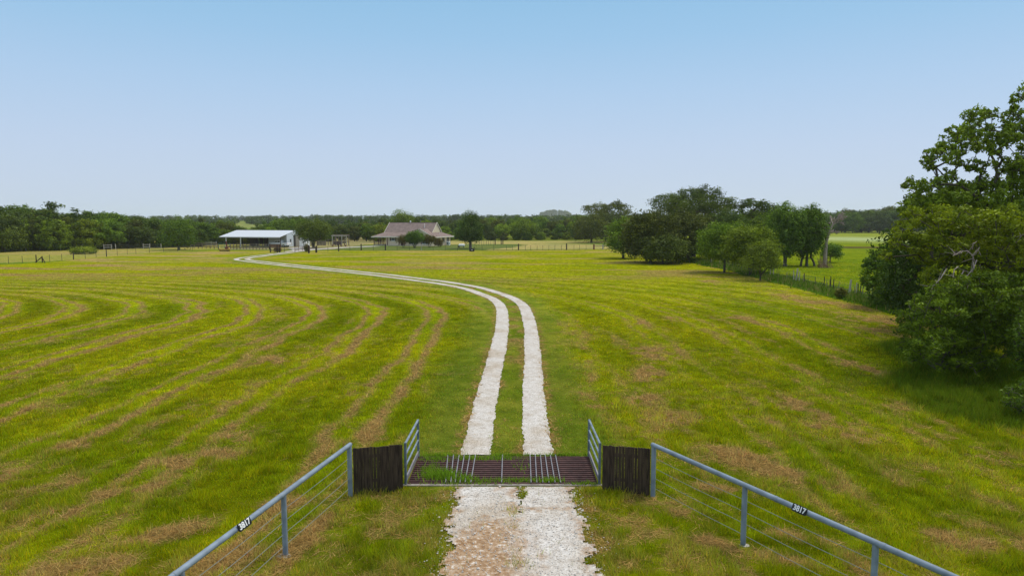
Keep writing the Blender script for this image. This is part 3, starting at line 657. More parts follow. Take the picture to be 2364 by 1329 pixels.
# trees behind the right cluster and the far pasture edge
for (ra, rb, Y0, dt, w, row, st) in ((1350,1640,262,(0,12),(5,4,2,0),'in the wood',(34,48)),(1640,1905,235,(0,12),(5,2,3,1),'in the wood',(34,48)),(1880,2180,404,(4,14),(5,1,4,0),'along the pasture wood',(17,26)),(1880,2300,418,(-2,6),(6,2,3,0),'on the skyline',(20,28))):
    px = ra
    while px < rb:
        wood_tree(px, Y0+WR.uniform(-4,8), skyline(px)+WR.uniform(*dt), [0,1,2,4,5], tone_pick(w), 'oak', row, 'trees of the far right wood', 1.0)
        px += WR.uniform(*st)
# picked out trees
def solo(name, label, px, py, topy, kind, wpx, tint, seed, z0=.1, n=60, cr=.12, dens=110, size=.2, fork=None, cat='tree', Y=None, group=None, trunk=.03, trunks=None, lean=(0,0), spread=1):
    if Y is None: X, Y = at(px, py)
    else: r = ray(px, 510); X = r[0]*Y/r[1]
    h = up(px, topy, Y)[2]; rx = wpx/2/1576*Y; crr = cr*(rx+h/2); rng = np.random.default_rng(seed)
    cl = clumps(kind, rx-crr*.55, h-crr*.75, z0*h+crr*.4, n, crr, rng)
    return make_tree(name, label, (X, Y), cl, trunk*h, fork if fork is not None else max(.6, z0*h*1.15), dens/crr**2*.9, size, seed, tint, group, cat, lean=lean, spread=spread, trunks=trunks)
solo('pale_tree', 'mid-green round tree in front of the left wood by the corral rails', 413, 577, 497, 'bush', 84, (1.25,1.6,.9), 901, n=70, cr=.19, dens=130, size=.19)
solo('pale_tree', 'light green tree cut by the left edge at the field fence', 12, 581, 517, 'bush', 96, (1.5,1.55,.8), 902, n=60, cr=.2, dens=130, size=.19)
solo('yard_tree', 'big round dark tree on a short trunk beside the barn', 724, 573.5, 503, 'round', 84, (1.35,1.4,1.1), 903, z0=.2, n=110, cr=.15, dens=150, size=.17, trunk=.045)
solo('tall_leafy_tree', 'light green rounded tree rising behind the left half of the house roof', 928, 560, 480, 'round', 66, (1.6,1.75,1.0), 904, Y=226, n=60, cr=.18, dens=120, size=.22)
solo('conical_tree', 'tall dark conical tree on a bare trunk right of the house', 1086, 574, 476, 'cone', 74, (.9,1.15,.95), 905, z0=.17, n=120, cr=.125, dens=150, size=.18, trunk=.03)
solo('pale_topped_tree', 'broad round tree with a pale yellow-green top beyond the hay field', 1213, 554, 502, 'bush', 60, (1.55,1.75,.75), 906, n=60, cr=.18, dens=130, size=.24)
solo('small_bright_tree', 'small yellow-green tree left of the house eave', 878, 560, 510, 'round', 24, (2.4,2.2,.7), 907, Y=222, n=26, cr=.22, dens=120, size=.2)
solo('crape_myrtle', 'dark green dome-shaped tree in front of the house', 957, 572, 531, 'round', 42, (1.0,1.4,.8), 908, z0=.22, n=70, cr=.17, dens=150, size=.13, trunk=.03, cat='ornamental tree', trunks=[(-.15,0,(-.5,0),.7),(.15,.1,(.5,0),.7),(0,-.1,(0,-.3),.6)])
solo('crape_myrtle', 'thin reddish-green tree left of the dome tree at the house', 931, 571, 542, 'round', 36, (1.15,.75,.6), 909, z0=.3, n=36, cr=.17, dens=80, size=.12, trunk=.03, cat='ornamental tree', trunks=[(-.1,0,(-.5,0),.7),(.15,.1,(.5,0),.7)])
solo('crape_myrtle', 'reddish-green tree right of the dome tree at the house', 991, 571, 541, 'round', 38, (1.2,.8,.6), 910, z0=.3, n=40, cr=.17, dens=90, size=.12, trunk=.03, cat='ornamental tree', trunks=[(-.1,0,(-.5,0),.7),(.15,.1,(.5,0),.7)])
solo('flowering_shrub', 'dusty pink-brown shrub at the right corner of the house', 1012, 569.5, 549, 'bush', 24, (1.5,.9,1.6), 911, n=30, cr=.2, dens=120, size=.12, cat='shrub')
solo('round_bush', 'pale green mound of a bush in the left field beyond the fence', 193, 586, 570, 'bush', 62, (2.3,2.2,1.3), 912, n=60, cr=.16, dens=160, size=.12, cat='bush', fork=.2)
solo('open_oak', 'brownish open-crowned oak above the end of the rail panel', 1400, 556, 459, 'airy', 122, BR, 913, z0=.5, n=46, cr=.11, dens=170, size=.26, trunk=.035)
solo('brown_leaved_oak', 'dense brownish oak with leaves to the ground behind the hay field corner', 1365, 560, 488, 'bush', 92, BR, 914, n=90, cr=.15, dens=140, size=.22)
solo('brown_leaved_oak', 'dark brownish oak standing beside the green patch of the hay field', 1420, 558, 484, 'bush', 100, (.75,.75,.75), 915, n=80, cr=.15, dens=140, size=.22)
# middle right cluster along the fence
solo('spreading_oak', 'tallest spreading oak with sky gaps between its limbs', 1600, 596, 427, 'airy', 208, (1.05, 1.11, 1.15), 920, z0=.50, n=120, cr=.078, dens=230, size=.15, trunk=.04, Y=134)
solo('leafy_oak', 'light green tree at the left end of the fence thicket', 1440, 600, 496, 'bush', 84, (1.62, 1.95, 1.04), 921, n=90, cr=.14, dens=110, size=.19, Y=128)
solo('thicket_oak', 'large dark brownish oak with limbs to the ground, left half of the thicket', 1502, 606, 483, 'bush', 140, (1.08, 0.97, 1.01), 922, n=170, cr=.11, dens=120, size=.20)
solo('thicket_oak', 'large dark brownish oak in the middle of the thicket beneath the spreading oak', 1590, 606, 484, 'bush', 140, (0.97, 0.89, 0.97), 923, n=170, cr=.11, dens=120, size=.20, Y=119)
solo('thicket_oak', 'low dark bushy oak in front of the thicket touching the field', 1530, 609, 540, 'bush', 120, (1.05, 1.08, 0.97), 924, n=90, cr=.14, dens=120, size=.18)
solo('thicket_oak', 'dark oak right behind the leafy fence trees', 1672, 600, 478, 'oak', 110, (0.89, 1.05, 1.15), 925, z0=.1, n=110, cr=.12, dens=120, size=.20, Y=126)
solo('open_oak', 'sparse-topped oak between the spreading oak and the tall fence tree', 1740, 604, 452, 'airy', 110, (0.94, 1.08, 1.15), 926, z0=.55, n=44, cr=.085, dens=190, size=.15, Y=130)
solo('fence_tree', 'mid-green tree on a thin trunk at the fence, left of the pair', 1672, 629, 506, 'oak', 140, (1.7, 2.05, 0.8), 930, z0=.08, n=150, cr=.13, dens=120, size=.15, trunk=.022, spread=1.2)
solo('fence_tree', 'bushy olive-tipped tree at the fence, right of the pair', 1732, 636, 510, 'oak', 132, (1.9, 1.95, 0.75), 931, z0=.04, n=150, cr=.13, dens=120, size=.15, trunk=.026, spread=1.2)
solo('small_bright_tree', 'low yellow-green sapling at the fence under the thicket', 1640, 612, 577, 'round', 60, (2.6,2.3,.7), 932, z0=.45, n=30, cr=.16, dens=80, size=.10, trunk=.02)
solo('fence_tree', 'low olive shrub tree leaning over the fence', 1755, 647, 552, 'oak', 88, (1.76, 1.76, 0.72), 933, z0=.05, n=70, cr=.15, dens=150, size=.10, trunk=.02)
solo('tall_fence_tree', 'dull green tree filling in behind the two fence trees', 1758, 612, 490, 'round', 116, (1.1,1.3,.8), 937, z0=.04, n=130, cr=.12, dens=120, size=.18, Y=114)
solo('tall_fence_tree', 'tall green tree behind the fence left of the dead snag', 1812, 614, 469, 'round', 104, (1.3, 1.66, 0.91), 934, z0=.12, n=170, cr=.115, dens=120, size=.17, trunk=.028)
solo('tall_fence_tree', 'tall green tree behind the fence touching the dead snag', 1862, 614, 472, 'round', 84, (1.23, 1.56, 0.91), 935, z0=.12, n=160, cr=.12, dens=120, size=.17, trunk=.028, trunks=[(-.9,0,(.2,0),.6),(0,0,(0,0),.8),(1.3,.2,(-.6,0),.6)])
solo('round_bush', 'green bush at the foot of the dead snag', 1916, 606, 560, 'bush', 52, (1.3, 1.76, 0.91), 936, z0=.2, n=36, cr=.17, dens=130, size=.12, cat='bush', fork=1.0)
for (px_, py_, t_, w_, c_, l_) in ((1942,690,664,26,(1.6,1.3,1.4),'dry grey-brown shrub on the fence line'),):
    solo('fence_shrub', l_, px_, py_, t_, 'bush', w_, c_, 940+px_, n=24, cr=.2, dens=110, size=.07, cat='shrub', fork=.2)
# ---- dead snag with its fallen brush
def snag():
    X, Y = at(1903, 613); root = empty('dead_tree', (X, Y, 0)); tag(root, 'bare grey dead tree with broken twigs at the right end of the fence trees', 'dead tree')
    r = np.random.default_rng(66); mb = MB(); hh = up(1893, 492, Y)[2]
    def br(p, d, L, rad, lev):
        q = p + d*L; mb.tube(p, q, max(rad,.045), max(rad*.62,.032), 6, caps=False)
        if lev == 0: return
        for k in range(4 if lev > 1 else 5):
            nd = (d + Vector(r.normal(size=3))*.62 + Vector((.22,0,.02))).normalized(); br(p.lerp(q, r.uniform(.5, 1)), nd, L*r.uniform(.45,.72), rad*.55, lev-1)
    mb.tube((0,0,0), (.15,0,hh*.45), .34, .24, 8); mb.tube((.15,0,hh*.45), (.5,0,hh*.62), .24, .17, 8)
    br(Vector((.5,0,hh*.6)), Vector((.35,0,1)).normalized(), hh*.23, .17, 4); br(Vector((.15,0,hh*.45)), Vector((-.3,.1,1)).normalized(), hh*.20, .12, 4)
    mb.build('trunk', M_DEAD, root, smooth=True)
    X, Y = at(1901, 618); root = empty('brush_pile', (X, Y, 0)); tag(root, 'leaning pile of dead brown branches at the foot of the dead tree', 'brush pile'); mb = MB()
    for k in range(60):
        a = r.uniform(-1.2, 1.2); p = Vector((r.uniform(-.8,1.3), r.uniform(-.8,.8), 0)); q = Vector((p.x*.5-.4+r.uniform(-.7,.7), r.uniform(-.5,.5), r.uniform(.4, 2.3))); q2 = p.lerp(q, r.uniform(.6,1.0))
        mb.tube(p, q2, r.uniform(.015,.05), .01, 5, caps=False)
    mb.build('branches', mat('brown_dead_branches', (.24,.15,.09), 1, noise=.3), root)
snag()
# ---- near right: the big oak and the trees and bushes around it
def near_tree(name, label, XY, cl, trunk_r, fork, dens, size, seed, tint, cat='tree', lean=(0,0), bark=None, spread=1.1, twig=.018):
    return make_tree(name, label, XY, cl, trunk_r, fork, dens, size, seed, tint, None, cat, lean=lean, bark=bark, spread=spread, twig=twig)
def pxclumps(base, lst, Y, rng, depth, k=3, cr=1.0, sq=.7, sub=.55, n=8):
    """clumps given by where they stand in the crown (seen from the drive), spread through its depth"""
    out = []
    for (px, py, rpx) in lst:
        for j in range(k):
            Yj = Y + rng.uniform(-depth, depth)*(0 if k == 1 else 1); p = up(px, py, Yj); rr = rpx/1576*Yj
            for i in range(n):
                d = rng.normal(size=3); d /= np.linalg.norm(d); q_ = rng.uniform(.5, 1.15); c = (p[0]-base[0]+d[0]*rr*q_, p[1]-base[1]+d[1]*rr*q_*1.2, p[2]+d[2]*rr*q_*.9, rr*sub*rng.uniform(.6,1.25)*cr, sq); out.append(c)
    return out
NR = np.random.default_rng(2024)
bO = (29.0, 38.5)
airy = [(2098,425,16),(2115,440,18),(2142,428,18),(2160,440,20),(2150,385,10),(2190,402,16),(2172,345,16),(2150,358,20),(2136,372,12),(2185,335,20),(2205,320,14),(2222,308,18),(2200,300,12),(2245,300,20),(2262,268,20),(2240,272,16),(2285,265,16),(2280,300,14),(2215,345,18),(2242,338,20),(2265,330,20),(2290,320,18),(2192,365,16),(2212,372,12),(2240,378,16),(2262,385,16),(2300,340,20),(2320,300,22),(2335,268,18),(2350,225,14),(2345,250,12),(2330,320,22),(2355,290,24),(2370,330,26),(2310,385,20),(2335,370,20),(2360,380,26),(2275,418,22),(2300,430,22),(2260,430,18),(2330,420,24),(2360,430,26),(2200,440,20),(2230,445,20),(2185,452,20),(2400,260,30),(2400,340,34),(2440,300,40),(2440,380,40),(2400,420,36),(2480,340,44),(2390,200,24),(2430,230,30),(2170,420,14),(2225,425,10)]
cl = pxclumps(bO, airy, 38.5, NR, 2.4, 2, 1.0, .85, .40)
low = [(2110,462,20),(2135,470,24),(2175,462,24),(2095,480,18),(2140,495,26),(2210,470,34),(2260,480,36),(2310,470,36),(2360,480,40),(2160,480,26),(2420,480,44),(2190,520,34),(2250,530,40)]
cl += pxclumps(bO, low, 38.5, NR, 2.5, 3, 1, .7, .42)
near_tree('tall_oak', 'tall open oak at the right edge with sky showing through its upper limbs', bO, cl, .34, 3.2, 760, .095, 51, (1.95,2.1,1.0), lean=(.3,.2), bark=M_BARK)
bY = (26.0, 33.0)
yel = [(2080,530,20),(2110,505,26),(2150,500,28),(2190,505,30),(2230,510,30),(2270,515,34),(2310,510,36),(2350,515,40),(2100,560,28),(2140,590,30),(2180,570,34),(2230,575,36),(2280,580,38),(2330,580,40),(2380,580,44),(2160,640,28),(2200,640,32),(2240,650,30),(2290,650,36),(2340,650,40),(2180,690,22),(2400,520,44),(2410,650,44),(2300,545,30),(2065,560,14),(2045,590,12),(2150,545,26)]
cl = pxclumps(bY, yel, 32.5, NR, 2.0, 3, 1, .6, .42)
near_tree('yellow_green_oak', 'yellow-green leafed oak with pale bare twigs in front of the tall oak', bY, cl, .26, 2.2, 620, .085, 52, (2.2,2.1,.55), lean=(-.2,0), spread=1.2)
bC = at(2075, 708)
drk = [(2040,590,26),(2020,600,18),(2060,570,18),(2085,590,28),(2110,600,28),(2030,630,30),(2070,640,34),(2110,650,32),(2020,668,24),(2050,685,28),(2085,690,26),(2120,690,26),(2008,650,16),(2008,612,14),(2140,640,30),(2140,600,30)]
cl = pxclumps(bC, drk, bC[1], NR, 2.2, 3, 1, .7, .42)
near_tree('dark_bush', 'large dark bushy oak left of the yellow-green oak at the end of the fence', bC, cl, .16, .8, 480, .11, 53, (1.15,1.5,.65), cat='tree')
bD = (20.2, 31.5)
shr = [(2170,672,26),(2220,665,30),(2280,660,34),(2340,655,36),(2120,700,20),(2115,740,32),(2100,775,26),(2150,715,34),(2200,700,36),(2250,700,40),(2310,690,44),(2360,700,46),(2140,780,40),(2190,760,44),(2240,760,44),(2290,750,46),(2350,740,50),(2120,815,28),(2160,830,32),(2200,820,36),(2250,815,36),(2300,800,30),(2180,855,20),(2230,850,22),(2280,840,18),(2400,760,50),(2420,700,50),(2330,780,34),(2095,745,18),(2090,800,16)]
cl = pxclumps(bD, shr, 30.5, NR, 1.8, 3, 1, .62, .42)
near_tree('broad_shrub', 'broad dark green shrub filling the ground under the right-hand oaks', bD, cl, .12, .5, 620, .075, 54, (1.55,1.75,.6), cat='shrub')
bE = at(2352, 962)
cl = pxclumps(bE, [(2340,905,18),(2362,900,20),(2350,930,20),(2376,925,24),(2330,925,12),(2395,900,24)], bE[1], NR, .5, 2, 1, .8, .6)
near_tree('low_bush', 'low round green bush cut by the right edge of the photo', bE, cl, .04, .2, 700, .055, 55, (1.25,1.5,.7), cat='bush')
bF = (22.2, 27.5)
cl = pxclumps(bF, [(2355,760,16),(2362,790,18),(2352,820,16),(2375,800,26),(2372,840,22),(2395,760,30)], 27.5, NR, .6, 2, 1, .8, .6)
near_tree('hanging_oak', 'leafy oak limb reaching in from the right edge beside the dark hollow', bF, cl, .12, .8, 600, .065, 56, (1.0,1.3,.6))
# deep shade inside: trees standing behind the front row on the right
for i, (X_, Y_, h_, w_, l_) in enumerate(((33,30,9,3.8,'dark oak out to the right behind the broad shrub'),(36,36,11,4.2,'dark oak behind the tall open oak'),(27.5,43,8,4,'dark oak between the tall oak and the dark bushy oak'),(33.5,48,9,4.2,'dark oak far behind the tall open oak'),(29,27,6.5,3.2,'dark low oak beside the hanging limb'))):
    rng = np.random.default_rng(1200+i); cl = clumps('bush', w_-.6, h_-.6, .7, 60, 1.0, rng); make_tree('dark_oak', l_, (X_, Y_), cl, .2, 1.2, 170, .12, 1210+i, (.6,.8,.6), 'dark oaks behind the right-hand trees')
# pale dead limbs in the yellow-green oak
root = empty('dead_limbs', (bY[0], bY[1]-2.2, 0)); tag(root, 'pale bleached dead branches sticking out of the yellow-green oak', 'dead branches'); mb = MB(); r = np.random.default_rng(9)
for (a, b_) in (((2240,640),(2228,700)),((2228,700),(2212,735)),((2240,640),(2246,590)),((2246,590),(2218,580)),((2246,590),(2262,570)),((2185,620),(2160,655)),((2212,615),(2200,640)),((2255,600),(2230,640)),((2345,560),(2362,540)),((2218,580),(2200,590)),((2225,625),(2212,660)),((2160,655),(2150,668)),((2245,575),(2252,560))):
    p = Vector(up(*a, 30.6)) - root.location; q = Vector(up(*b_, 30.3)) - root.location; m_ = p.lerp(q, .5)+Vector(r.normal(size=3)*.06)
    mb.tube(p, m_, .026, .02, 6); mb.tube(m_, q, .02, .011, 6)
    for k in range(3): mb.tube(m_.lerp(q, r.uniform()), m_.lerp(q, .5)+Vector(r.normal(size=3)*.28), .012, .005, 5)
mb.build('branches', M_DEAD, root)
# ---- hazy far trees on the hill, one mass
rng = np.random.default_rng(5); cl = []
for k in range(90):
    X_ = rng.uniform(122, 246); Y_ = 2900+rng.uniform(-25,25); g_ = float(gz(X_, Y_)); t_ = up(1280, 486.5+8*((X_-184)/66)**2+rng.uniform(-2.5,5), Y_)[2]
    for j in range(3): cl.append((X_, Y_, g_+(t_-g_)*(.35+.27*j), 5.5, .8))
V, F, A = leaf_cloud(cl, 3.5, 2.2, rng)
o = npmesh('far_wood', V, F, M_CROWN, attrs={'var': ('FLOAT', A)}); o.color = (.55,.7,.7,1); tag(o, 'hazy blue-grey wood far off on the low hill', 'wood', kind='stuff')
rng = np.random.default_rng(6); cl = []
for (x0, x1, Y_, ty, n_) in ((-560,200,880,497,280),(-200,620,700,496,220),(-420,-215,640,507,70)):
    for k in range(n_):
        X_ = x0+(x1-x0)*(k+rng.uniform())/n_; px_ = 1182+1576*X_/Y_; 
        if 545 < px_ < 568 and Y_ < 660: continue
        X_ += rng.uniform(-4,4); g_ = float(gz(X_, Y_)); t_ = up(px_, ty+rng.uniform(-1,9), Y_)[2]
        for j in range(3): cl.append((X_, Y_+rng.uniform(-8,8), max(.5,g_+(t_-g_)*(.2+.3*j)), 4.0, .8))
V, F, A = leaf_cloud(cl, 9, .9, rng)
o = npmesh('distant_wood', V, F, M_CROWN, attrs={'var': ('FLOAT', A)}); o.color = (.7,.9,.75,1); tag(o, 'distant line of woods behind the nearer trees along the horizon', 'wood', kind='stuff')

# ------------------------------------------------------------------ gateway
M_PIPE = mat('grey_blue_painted_pipe', (.20,.245,.295), .55, noise=.24, nscale=3.5, bump=.08, spec=.45)
M_PIPE2 = mat('dull_grey_steel', (.135,.17,.20), .55, noise=.25, nscale=6)
M_RUST = mat('dark_red_brown_pipe', (.085,.036,.030), .55, noise=.3, nscale=5)
M_STEEL = mat('worn_pale_steel', (.24,.22,.235), .5, noise=.2, nscale=7)
M_WIRE = mat('galvanised_cable', (.22,.24,.21), .6)
M_CONC = mat('pale_concrete', (.42,.39,.34), 1, noise=.25, nscale=9, bump=.4)
M_BLACK = mat('black_plate', (.008,.008,.009), .45)
M_WHITE = mat('white_paint', (.80,.80,.78), .6)
M_DIRT = mat('dark_pit_soil', (.022,.014,.012), 1, noise=.4)
M_BOARD = mat('dark_weathered_board', (.022,.013,.009), .95, col2=(.085,.056,.036), nscale=3.0, bump=.4)
t = M_BOARD.node_tree; _n = [n for n in t.nodes if n.type == 'TEX_NOISE'][0]; _mp = nn(t, 'ShaderNodeMapping'); _mp.inputs['Scale'].default_value = (9, 9, .9); _tc = nn(t, 'ShaderNodeTexCoord'); t.links.new(_tc.outputs['Object'], _mp.inputs[0]); t.links.new(_mp.outputs[0], _n.inputs['Vector'])

# pit and guard
gcx, gcy = (GX0+GX1)/2, (GY0+GY1)/2; gw, gl = GX1-GX0, GY1-GY0
root = empty('cattle_guard', (gcx, gcy, 0)); tag(root, 'cattle guard of dark red-brown pipes laid across the white gravel drive', 'cattle guard')
hx, hy = gw/2, gl/2
mb = MB(); mb.box(-hx-.10, hx+.10, -hy-.10, -hy, -.55, .022); mb.box(-hx-.06, hx+.06, hy, hy+.10, -.55, -.012); mb.box(-hx-.06, -hx, -hy, hy, -.55, -.01); mb.box(hx, hx+.06, -hy, hy, -.55, -.01)
mb.build('concrete_sill', mat('dusty_sill', (.27,.235,.20), 1, noise=.35, nscale=6), root)
MB().box(-hx, hx, -hy, hy, -.56, -.50).build('pit_floor', M_DIRT, root)
npipe = 14
for k in range(npipe):
    y = -hy+.07 + (gl-.14)*k/(npipe-1)
    MB().tube((-hx+.01, y, .0), (hx-.01, y, .0), .036, n=10).build('pipe', M_RUST, root, smooth=True)
for x in (-1.9,-.9,.1,1.1,2.1): MB().box(x-.03, x+.03, -hy, hy, -.20, -.045).build('cross_beam', M_RUST, root)
def gbar(px):                                         # worn bars laid over the pipes, by where they cross
    a = at(px[0], 1057); b = at(px[1], 1116)
    MB().tube((a[0]-gcx, hy-.0, .058), (b[0]-gcx, -hy+.02, .058), .016, n=8).build('worn_bar', M_STEEL, root, smooth=True)
for q in ((1033,1029),(1046,1041),(1059,1051),(1071,1062),(1084,1074),(1097,1087),(1160,1158),(1224,1226),(1236,1239),(1248,1253),(1259,1267),(1271,1281),(1283,1294)): gbar(q)
# grass growing through
r = np.random.default_rng(31); V = []; C = []
for (cx, cy, sx_, sy_, n_, hh) in ((-1.95,18.15,.40,.24,620,.22),(-1.35,17.9,.35,.13,260,.18),(-2.3,18.6,.22,.4,300,.13),(-.55,17.85,.6,.10,180,.13),(.35,17.85,.5,.10,200,.13),(1.0,17.78,.3,.07,220,.16),(-1.0,19.55,.8,.12,420,.12),(-.1,19.6,.5,.1,200,.1),(-2.3,19.5,.4,.15,260,.12),(.3,18.9,.2,.3,60,.1),(2.0,17.62,.5,.06,200,.12),(-1.2,17.62,1.2,.05,160,.12),(-2.2,19.8,.7,.05,300,.14),(1.6,19.84,.7,.05,300,.14),(0,19.83,.5,.05,240,.12)):
    x = r.normal(cx, sx_*.6, n_); y = r.normal(cy, sy_*.6, n_); k = (x > GX0+.02) & (x < GX1-.02); x = x[k]; y = y[k]; m_ = len(x)
    h = hh*r.uniform(.4, 1.3, m_); a = r.uniform(0, 6.28, m_); l = h*r.uniform(.2,.9,m_); w = .013
    V.append(np.stack([np.stack([x-np.cos(a)*w, y-np.sin(a)*w, 0*x+.0],1), np.stack([x+np.cos(a)*w, y+np.sin(a)*w, 0*x], 1), np.stack([x+np.sin(a*3)*l, y+np.cos(a*3)*l, h],1)], 1).reshape(-1,3))
    c = np.array((.20,.33,.02))*r.uniform(.6,1.5,(m_,1)); C.append(np.repeat(np.concatenate([c, np.ones((m_,1))],1), 3, 0))
V = np.concatenate(V); tag(npmesh('weeds', V, np.arange(len(V)).reshape(-1,3), M_BLADE, attrs={'col': ('FLOAT_COLOR', np.concatenate(C))}), 'bright green weeds sprouting up between the cattle guard pipes', 'weeds', kind='stuff')
# wings either side of the guard
for side, lab in ((-1, 'grey steel wing frame on the left end of the cattle guard'), (1, 'grey steel wing frame on the right end of the cattle guard')):
    x = GX0-.03 if side < 0 else GX1+.03
    root = empty('guard_wing', (x, GY0, 0)); tag(root, lab, 'wing frame', 'wing frames of the cattle guard')
    L = gl; z0, z1 = 1.13, 1.13
    MB().tube((side*.0,-.02,.0), (side*.0,-.02,z0+.03), .036, n=10).build('post', M_PIPE2, root, smooth=True)
    MB().tube((-side*.04,L-.04,.0), (-side*.04,L-.04,z1+.02), .036, n=10).build('post', M_PIPE2, root, smooth=True)
    for z in (1.13,.83,.53): MB().tube((0,.0,z-.0), (-side*.04,L-.04,z), .026 if z < 1 else .032, n=8).build('rail', M_PIPE, root, smooth=True)
    MB().beam((0,.0,.14), (-side*.04,L-.04,.14), .035, .13).build('channel', M_STEEL, root)
# board panels
for side, x0, x1, y0, y1, lab in ((-1,-4.06,-2.85,16.92,17.24,'dark board panel left of the cattle guard, boards set close'), (1,2.35,3.53,17.20,16.90,'dark board panel right of the cattle guard with slivers of light between boards')):
    root = empty('board_panel', (x0, y0, 0)); tag(root, lab, 'board panel', 'board panels beside the cattle guard'); rr = random.Random(3+side)
    L = math.hypot(x1-x0, y1-y0); ux, uy = (x1-x0)/L, (y1-y0)/L; root.rotation_euler = (0,0,math.atan2(uy, ux)); n_ = 15; w = L/n_
    for k in range(n_):
        h = 1.235+rr.uniform(-.012,.010); gap = .002 if side < 0 and k != 6 else (.012 if k in (4,6,10) else .002)
        tl = rr.uniform(-.001,.001); x = k*w; 
        MB().poly([(x+gap/2,-.012,.0+rr.uniform(0,.02)),(x+w-gap/2,-.012,.0),(x+w-gap/2,.012,0),(x+gap/2,.012,0),(x+gap/2+tl,-.012,h),(x+w-gap/2+tl,-.012,h-.008),(x+w-gap/2+tl,.012,h-.008),(x+gap/2+tl,.012,h)],
            [(0,3,2,1),(4,5,6,7),(0,1,5,4),(1,2,6,5),(2,3,7,6),(3,0,4,7)]).build('board', M_BOARD, root)
    for z in (.3,.95): MB().box(.02,L-.02,.014,.05,z,z+.08).build('back_rail', M_BOARD, root)
# pipe-rail entrance fences with cable strands and number plates
def text_mesh(txt, size, depth):
    cu = bpy.data.curves.new('digits', 'FONT'); cu.body = txt; cu.size = size; cu.extrude = depth; cu.offset = size*.028; cu.align_x = 'CENTER'; cu.align_y = 'CENTER'; cu.space_character = .98; cu.resolution_u = 4
    ob = bpy.data.objects.new('digits', cu); COL.objects.link(ob); dg = bpy.context.evaluated_depsgraph_get(); me = bpy.data.meshes.new_from_object(ob.evaluated_get(dg)); bpy.data.objects.remove(ob); return me
RZ = 1.345
for side, A, B, plate, lab in ((-1, (-4.13,16.85), at(418,1315,RZ), ((538,1221),(565,1201)), 'grey-blue pipe rail fence with cable strands running down the left side of the entrance'),
                        (1, (3.60,16.85), at(2022,1252,RZ), ((1838,1166),(1869,1186)), 'grey-blue pipe rail fence with cable strands running down the right side of the entrance')):
    A = Vector((*A,0)); B = Vector((*B,0)); d = (B-A); 
    nspan = 2; step = d/nspan; end = A+step*4.6
    root = empty('pipe_fence', A); tag(root, lab, 'pipe fence', 'pipe fences flanking the entrance'); dn = d.normalized()
    for k in range(5):
        p = step*k; MB().tube((p.x,p.y,0), (p.x,p.y,RZ-.03), .056 if k else .06, n=14).build('post', M_PIPE, root, smooth=True)
        if k: 
            q = MB(); q.ball((p.x+.03*side,p.y,-.01), .145 if side < 0 else .11, 12, 6, (1.2,.8,.30)); q.build('footing', M_CONC, root, smooth=True)
    e = step*4.6
    MB().tube((-dn*.06)+Vector((0,0,RZ)), e+Vector((0,0,RZ)), .056, n=16).build('top_rail', M_PIPE, root, smooth=True)
    for f in (1.28, 2.05, 3.1): 
        c = step*f; MB().tube(c-dn*.035+Vector((0,0,RZ)), c+dn*.035+Vector((0,0,RZ)), .0605, n=16).build('pipe_collar', M_PIPE, root, smooth=True)
    for z in (1.02,.76,.50,.24): 
        mb = MB(); n_ = 20
        for i in range(n_):
            f0, f1 = i/n_, (i+1)/n_; s0 = -.02*math.sin(PI*((f0*4.6) % 1)); s1 = -.02*math.sin(PI*((f1*4.6) % 1)) ; a = e*f0; b = e*f1
            mb.tube((a.x, a.y, z+s0), (b.x, b.y, z+s1), .006, n=6, caps=False)
        mb.build('cable', M_WIRE, root, smooth=True)
    a = Vector((*at(*plate[0], RZ), 0)); b = Vector((*at(*plate[1], RZ), 0))
    c = (a+b)/2; c = A+dn*((c-A).dot(dn)); c.z = RZ; t0 = dn if side > 0 else -dn               # reading direction, seen from the drive
    nrm = Vector((t0.y, -t0.x, 0)).normalized()
    if nrm.dot(Vector((0,0,0))-c) < 0: nrm = -nrm
    t0 = Vector((0,0,1)).cross(nrm)
    L = .40 if side < 0 else .34
    hgt = .155
    r2 = empty('number_plate', c+nrm*.062); tag(r2, f"black plate with white digits 3817 on the {'left' if side < 0 else 'right'} entrance rail", 'number plate', 'number plates on the entrance rails')
    tiltup = (Vector((0,0,1))*math.cos(.42)-nrm*math.sin(.42)); nn2 = t0.cross(tiltup)
    pc = c+nn2*.068; r2.matrix_world = Matrix(((t0.x, tiltup.x, nn2.x, pc.x),(t0.y, tiltup.y, nn2.y, pc.y),(t0.z, tiltup.z, nn2.z, pc.z),(0,0,0,1)))
    q = []; rc = .035
    for (sx_, sy_, a0) in ((1,1,0),(-1,1,90),(-1,-1,180),(1,-1,270)):
        for k in range(5):
            an = R(a0+22.5*k); q.append((sx_*(L/2-rc)+rc*math.cos(an), sy_*(hgt/2-rc)+rc*math.sin(an)))
    n_ = len(q); pm = MB(); pm.poly([(x,y,-.004) for x,y in q]+[(x,y,.004) for x,y in q], [tuple(range(n_-1,-1,-1)), tuple(range(n_,2*n_))]+[(k,(k+1) % n_, n_+(k+1) % n_, n_+k) for k in range(n_)])
    pm.build('plate', M_BLACK, r2)
    me = text_mesh('3817', .165, .002); me.materials.clear(); me.materials.append(M_WHITE); o = bpy.data.objects.new('digits', me); COL.objects.link(o); o.parent = r2; o.location = (0,0,.0065)
    w_ = max(v.co.x for v in me.vertices)-min(v.co.x for v in me.vertices); o.scale = (L*.84/w_, .95, 1)

